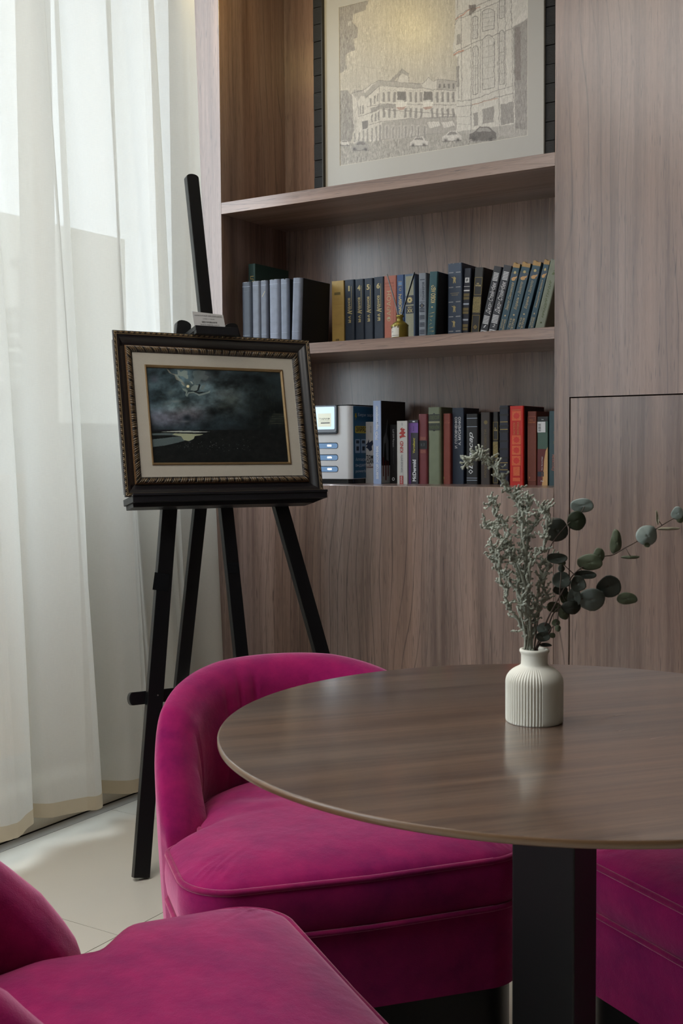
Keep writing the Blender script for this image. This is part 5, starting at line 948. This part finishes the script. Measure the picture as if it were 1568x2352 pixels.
# ================================================================== tub chairs
M_vel = velvet('magenta_velvet', (0.27, 0.006, 0.095), (1.0, 0.44, 0.66))
M_pip = velvet('magenta_piping', (0.24, 0.007, 0.08), (1.0, 0.45, 0.6))
M_under = mat('black_under_seat', '#0a0909', 0.4)
def tubchair(label, loc, rz, group='magenta velvet tub chairs'):
    t_ = thing('tub_chair', label, 'chair', loc, rz, group)
    # ---- shell: local frame faces -y
    ha, fy, cy, by = 0.231, -0.036, 0.004, 0.248
    path = [(ha, fy + (cy - fy) * i / 10) for i in range(10)]
    for i in range(101):
        a = math.pi * i / 100; path.append((ha * math.copysign(abs(math.cos(a)) ** .9, math.cos(a)), cy + by * math.sin(a) ** .9))
    path += [(-ha, cy - (cy - fy) * (i + 1) / 10) for i in range(10)]
    n = len(path)
    dk = [-.0361, -.0340, -.026, -.011, .014, .054, .114, .174, .234, .30]; hk = [.335, .425, .462, .488, .525, .568, .628, .655, .678, .693]
    def ztop(y): return float(np.interp(y, dk, hk))
    rows = []; seam = []; seam2 = []; NB_ = 15
    for i, (x, y) in enumerate(path):
        x0, y0 = path[max(i - 1, 0)]; x1, y1 = path[min(i + 1, n - 1)]; tx_, ty_ = x1 - x0, y1 - y0; l = math.hypot(tx_, ty_) or 1
        nx_, ny_ = ty_ / l, -tx_ / l                      # outward
        if nx_ * x + ny_ * (y - 0.0) < 0: nx_, ny_ = -nx_, -ny_
        zt = ztop(y); e = min(1.0, (y - fy) / .05 + .35); th = .030 * e + .004
        def pt(off, z):
            lean = (z - .30) * .030 + (.005 * math.sin((z - .25) / .46 * math.pi) if off > 0 else 0)
            k = off + lean; return (x + nx_ * k, y + ny_ * k, z)
        bulge = lambda z: -.014 * math.sin(max(0, min(1, (z - .42) / (max(.45, zt) - .42))) * math.pi) * e
        u = i / (n - 1)
        cre = 0
        for c0, wq, dq in ((.56, .004, .006), (.60, .004, .004), (.645, .005, .004), (.44, .004, .004), (.82, .007, .004), (.865, .007, .003), (.20, .006, .003)):
            cre += dq * math.exp(-((u - c0) / wq) ** 2)
        row = []
        for k in range(NB_): z = .25 + (zt - th - .25) * k / (NB_ - 1); row.append(pt(th * .45, z))
        for k in range(1, 9):
            a = math.pi * k / 9; row.append(pt(th * .45 * math.cos(a) if math.cos(a) > 0 else th * 1.25 * math.cos(a), zt - th + th * math.sin(a)))
        for k in range(NB_):
            z = zt - th - (zt - th - .36) * k / (NB_ - 1); fall = math.exp(-max(0, (zt - z) - .14) ** 2 / .012)
            row.append(pt(-th * 1.25 + bulge(z) + cre * fall * math.sin(min(1, (zt - z) / .06) * math.pi / 2), z))
        rows.append(row); seam.append(row[NB_ + 5]); seam2.append(row[NB_ + 2])
    mb = MB(); mb.grid(rows)
    m_ = len(rows[0]); mb.f.append(tuple(range(m_))); mb.mi.append(0); b_ = (n - 1) * m_; mb.f.append(tuple(range(b_ + m_ - 1, b_ - 1, -1))); mb.mi.append(0)
    o = mb.part('backrest_shell', M_vel, t_, smooth=True)
    fr_ = [p for p in rows[0][1:]]; 
    MB().tube([Vector(p) + Vector((0, -.0008, 0)) for p in rows[0][NB_ + 5:]], .0022, 6).part('arm_seam', M_pip, t_, smooth=True)
    MB().tube([Vector(p) + Vector((0, -.0008, 0)) for p in rows[-1][NB_ + 5:]], .0022, 6).part('arm_seam', M_pip, t_, smooth=True)
    # ---- seat outline
    def outline(w_, f_, b_, rc, N_=28):
        P = []
        for k in range(N_ + 1): a = math.pi / 2 * k / N_; P.append((w_ - rc + rc * math.sin(a) , f_ + rc - rc * math.cos(a)))
        wi = w_ - .066; ye = -.048; arcx = [(w_, f_ + rc + (-.11 - f_ - rc) * k / 5) for k in range(1, 6)] + [(wi + (w_ - wi) * (.5 + .5 * math.cos(math.pi * k / 10)), -.11 + .075 * k / 10) for k in range(1, 11)]
        P += arcx
        for k in range(0, 61): a = math.pi * k / 60; P.append((wi * math.cos(a), b_ * math.sin(a)))
        P += [(-x, y) for x, y in reversed(arcx)]
        for k in range(N_, -1, -1): a = math.pi / 2 * k / N_; P.append((-w_ + rc - rc * math.sin(a), f_ + rc - rc * math.cos(a)))
        for k in range(1, 24): P.append((-(w_ - rc) + 2 * (w_ - rc) * k / 24, f_))
        return P
    def sag(p, s=1): return -.004 * (1 - abs(p[0]) / .24) * (1 if p[1] < -.2 else 0) * s
    O = outline(.262, -.290, .203, .070)
    def ringz(sc, z, wob=0): return [(x * sc, (y + .03) * sc - .03, z + sag((x, y)) + wob * math.sin(23 * x + 31 * y)) for x, y in O]
    R_ = [ringz(.985, .3880), ringz(1.0, .396), ringz(1.012, .415, .0008), ringz(1.015, .430, .0008), ringz(1.008, .447), ringz(.996, .4565)]
    top = []
    for q_ in [.975, .95, .92, .88, .83, .77, .70, .62, .53, .43, .32, .20, .08]:
        z = .4565 + .031 * (1 - q_ ** 5) ** .8
        rr_ = []
        for (x, y) in O:
            X, Y = x * q_, (y + .03) * q_ - .03; w_ = 0
            # gathers near the front corners, soft folds across the seat
            for sx_ in (-1, 1):
                dx_, dy_ = X - sx_ * .235, Y + .26; rr2 = math.hypot(dx_, dy_); an_ = math.atan2(dy_, dx_ * sx_)
                w_ += .0022 * math.sin(an_ * 24) * math.exp(-(rr2 / .05) ** 2)
            w_ += .0016 * math.sin(70 * (Y + .35 * X) + 2 * math.sin(9 * X)) * math.exp(-((Y - .05) / .07) ** 2)
            w_ += .0022 * math.exp(-((Y - .02 - .4 * X) / .012) ** 2) * (1 if abs(X) < .16 else 0) * math.cos(X * 9)
            rr_.append((X, Y, z + w_ * (1 - q_ ** 12)))
        top.append(rr_)
    mb = MB(); mb.grid(R_ + top, close_v=True); nn = len(O); b_ = len(mb.v) - nn; mb.f.append(tuple(range(b_, b_ + nn))); mb.mi.append(0)
    mb.part('seat_cushion', M_vel, t_, smooth=True)
    MB().tube([Vector(p) for p in R_[5]] + [Vector(R_[5][0])], .0047, 8, cap=False).part('piping', M_pip, t_, smooth=True)
    MB().tube([Vector(p) + Vector((0, 0, -.003)) for p in ringz(1.0, .3885)] + [Vector(ringz(1.0, .3885)[0]) + Vector((0, 0, -.003))], .0042, 8, cap=False).part('piping', M_pip, t_, smooth=True)
    B = [(x * .985, (y + .03) * .985 - .03) for x, y in O]
    MB().prism([(x, y, .262) for x, y in B], (0, 0, .121)).part('seat_base', M_vel, t_)
    MB().prism([(x * .96, (y + .03) * .96 - .03, .004) for x, y in B], (0, 0, .259)).part('under_seat_block', M_under, t_)  # black block added to keep the space under the seat dark
    return t_
def cw(l, d): return (l * .8485 - d * .5295, l * .5295 + d * .8483)
def place(mid, fwd):
    """front-edge midpoint and facing direction in floor coordinates -> location and rotation"""
    f = Vector(fwd).normalized(); rz = math.atan2(f.x, -f.y)
    return (mid[0] - f.x * .29, mid[1] - f.y * .29, 0), rz
def wdir(l, d): return Vector((l * .8485 - d * .5295, l * .5295 + d * .8483))
l_, r_ = place(cw(.038, 1.592), wdir(.300, -.954)); tubchair('magenta velvet tub chair behind the table, its back to the easel', l_, r_)
l_, r_ = place(cw(.008, 1.255), wdir(.92, .39)); tubchair('magenta velvet tub chair nearest the camera, its seat filling the lower left', l_, r_)
l_, r_ = place(cw(.452, 1.455), wdir(-.888, -.461)); tubchair('magenta velvet tub chair in shade right of the black pedestal', l_, r_)

# ================================================================== vase and dried stems
vs = thing('vase', 'small ribbed matt white ceramic bottle vase on the round table', 'vase', VASE)
def rib(r, z, a):
    if z < .0005 or z > .066 or r < .02: return r
    rel = (a - math.radians(-90 + 32)) % (2 * math.pi)     # camera side is about -58 degrees
    rel = rel if rel < math.pi else rel - 2 * math.pi
    on = 1.0 if -2.6 < rel < 0.10 else 0.0
    env = min(1, (z) / .003) * min(1, max(0, (.064 - z) / .014))
    return r - on * env * .0017 * (0.5 - 0.5 * math.cos(a * 58)) ** .8
prof = [(0, 0), (.0310, 0), (.0322, .0008), (.0327, .0025)] + [(.0327, .006 + .0025 * k) for k in range(16)] + [(.0326, .0475), (.0319, .0505), (.0305, .0535), (.0282, .0565), (.0252, .0592), (.0218, .0613), (.0185, .0630), (.0160, .0645), (.0152, .0660), (.0150, .070), (.0150, .0765), (.0156, .0782), (.0167, .0800), (.0169, .0815), (.0163, .0830), (.0148, .0834), (.0132, .0828), (.0122, .0810), (.0120, .0700), (.0120, .060)]
M_cer = mat('matt_white_ceramic', '#dddbd0', 0.6, var=.02, spec=.35)
MB().lathe(prof, n=464, fn=rib).part('body', M_cer, vs, smooth=True)
CR = Vector((.8483, .5295, 0)); CF = Vector((-.5295, .8483, 0)); VZ = Vector(VASE)
def vp(p): return CR * p[0] + CF * p[1] + Vector((0, 0, p[2]))
M_fuzz = mat('woolly_grey_green_stem', '#a5a99b', 0.95, var=.35, vscale=180, bump=.9, bscale=900, sheen=.4)
nm = ['tallest arching stem, bending over to the left at its tip', 'straight central stem', 'lower left stem', 'outer left stem with a pointed tip', 'left stem with a hooked end', 'upper left stem with a curled tip', 'lower right stem reaching to the eucalyptus', 'right stem curling at its top', 'upper right stem', 'central upper stem with a bent tip', 'short right stem', 'short left stem ending sideways']
def stemtube(mb, pts, r0, r1, n=6, wob=.0011, knob=.35):
    pts = smooth_poly(pts, n); N_ = len(pts); P = []; R_ = []
    fx = random.uniform(0, 9)
    for i, p in enumerate(pts):
        f = i / max(1, N_ - 1); q = Vector((math.sin(i * .9 + fx), math.cos(i * 1.1 + fx), math.sin(i * .7 + 2 + fx))) * wob
        P.append(p + q * min(1, f * 4)); R_.append((r0 + (r1 - r0) * f) * (1 + knob * math.sin(i * 1.7 + fx) + .2 * random.uniform(-1, 1)))
    mb.tube(P, R_, 7); return pts
for idx, (k, pts) in enumerate(STEMS.items()):
    P = [vp(p) for p in pts]; P = [Vector((P[0].x * .35, P[0].y * .35, .012))] + [Vector((P[0].x * .9, P[0].y * .9, .075))] + P
    o0 = MB(); cpts = stemtube(o0, P, .0016, .0013)
    root = tag(o0.part('dried_stem', M_fuzz, None, smooth=True), 'woolly dried %s in the vase' % nm[idx], 'dried flower', 'woolly dried stems in the vase'); root.location = VZ
    tw = MB(); L_ = len(cpts); st = int(L_ * .28)
    for i in [q_ // 2 for q_ in range(st * 2, L_ * 2 - 2, 2 if idx else 1)]:
        base = cpts[i]; t = (cpts[min(i + 1, L_ - 1)] - cpts[i - 1]).normalized()
        side = (CR * random.choice((-1, 1)) * random.uniform(.4, 1) + CF * random.uniform(-.9, .9)).normalized()
        ln = random.uniform(.004, .012); q = [base]; d = (t * random.uniform(.3, 1) + side * .9).normalized()
        cu = random.uniform(-1, 1)
        for s_ in range(4):
            d = (d + t * .25 * cu + Vector((random.uniform(-.7, .7), random.uniform(-.7, .7), random.uniform(-.5, .8)))).normalized(); q.append(q[-1] + d * ln / 3)
        stemtube(tw, q, .00115, .0010, 4, .0006, .4)
    tw.part('woolly_twigs', M_fuzz, root, smooth=True)['kind'] = 'stuff'
M_lf = [mat('eucalyptus_dark', '#2a3028', 0.55, var=.25, vscale=120), mat('eucalyptus_deep_green', '#28331f', 0.55, var=.25, vscale=120), mat('eucalyptus_pale', '#7f8a85', 0.5, var=.2, vscale=120), mat('eucalyptus_grey', '#59625c', 0.5, var=.25, vscale=120), mat('eucalyptus_olive', '#4d5540', 0.55, var=.25, vscale=120), mat('eucalyptus_dry_edge', '#938f7c', 0.6, var=.2, vscale=120)]
M_tw = mat('brown_eucalyptus_twig', '#4b3d35', 0.7)
def leaf(c, rx, ry, mi, par, anc):
    n, m = 20, 5; rows = []; ax = (anc - c); an = math.atan2(ax.z, ax.dot(CR)) if ax.length > 1e-4 else 0
    tilt = random.uniform(-.5, .5); cup = random.uniform(.12, .28) * random.choice((-1, 1)); fold = random.uniform(.1, .35)
    mb = MB(); vsx = []
    def P(a, q):
        r = q * (1 + .10 * math.cos(a - an - math.pi) ** 9 if math.cos(a - an - math.pi) > 0 else q * (1 - .0)); r = q * (1 + (.12 * max(0, math.cos(a - an - math.pi)) ** 12) + .03 * math.sin(3 * a + tilt * 9))
        x, z = rx * r * math.cos(a), ry * r * math.sin(a); s_ = max(rx, ry)
        dpt = cup * (q ** 2) * s_ + fold * abs(-math.sin(an) * x + math.cos(an) * z) - tilt * (x + z) * .9 + .06 * s_ * math.sin(4 * a) * q
        return c + CR * x + Vector((0, 0, z)) + CF * dpt
    for q in (.02, .3, .6, .85, 1.0): rows.append([P(2 * math.pi * k / n, q) for k in range(n)])
    mb.grid(rows, close_v=True); me = mb.mesh('leaf', M_lf[mi], smooth=True); o = link('leaf', me, par)
    sd_ = o.modifiers.new('thickness', 'SOLIDIFY'); sd_.thickness = .0004; return o
en = ['upright branch with three round dark leaves', 'longest branch reaching to the right edge', 'lower branch of broad leaves pointing right', 'short sprig of small leaves at the vase mouth']
for idx, (k, (sp_, lv)) in enumerate(EUC.items()):
    P = [vp(p) for p in sp_]; P = [Vector((P[0].x * .3, P[0].y * .3, .015)), Vector((P[0].x * .9, P[0].y * .9, .077))] + P
    root = thing('eucalyptus_branch', 'dried eucalyptus, %s' % en[idx], 'eucalyptus', VASE, 0, 'eucalyptus branches in the vase')
    c_ = smooth_poly(P, 5); MB().tube(c_, [.0010 - .0005 * i / len(c_) for i in range(len(c_))], 6).part('twig', M_tw, root, smooth=True)
    for li, (p, rx, ry, kk) in enumerate(lv):
        c = vp(p) + CF * random.uniform(-.008, .008); anc = min(c_, key=lambda q: (q - c).length)
        leaf(c, rx, ry, kk, root, anc)
        if (anc - c).length > max(rx, ry) * .7: MB().tube([anc, (anc + c) / 2 + CF * .001, c], .0005, 5).part('leaf_stalk', M_tw, root, smooth=True)

# ------------------------------------------------------------------ ceiling fittings that light the room
def lamp(x, y, pw, col, label):
    t_ = thing('ceiling_lamp', label, 'lamp', (x, y, 3.0))
    MB().lathe([(0, .05), (.11, .05), (.11, 0), (.10, -.004), (.10, .03)], n=32).part('lamp_housing', mat('white_lamp_housing', '#dddddd', .5), t_, smooth=True)
    MB().lathe([(0, .002), (.098, .002)], n=32).part('lamp_diffuser', emit_mat('warm_diffuser', '#ffd9a0', pw), t_)
lamp(-1.45, 1.55, 14, None, 'round warm ceiling lamp above the table')
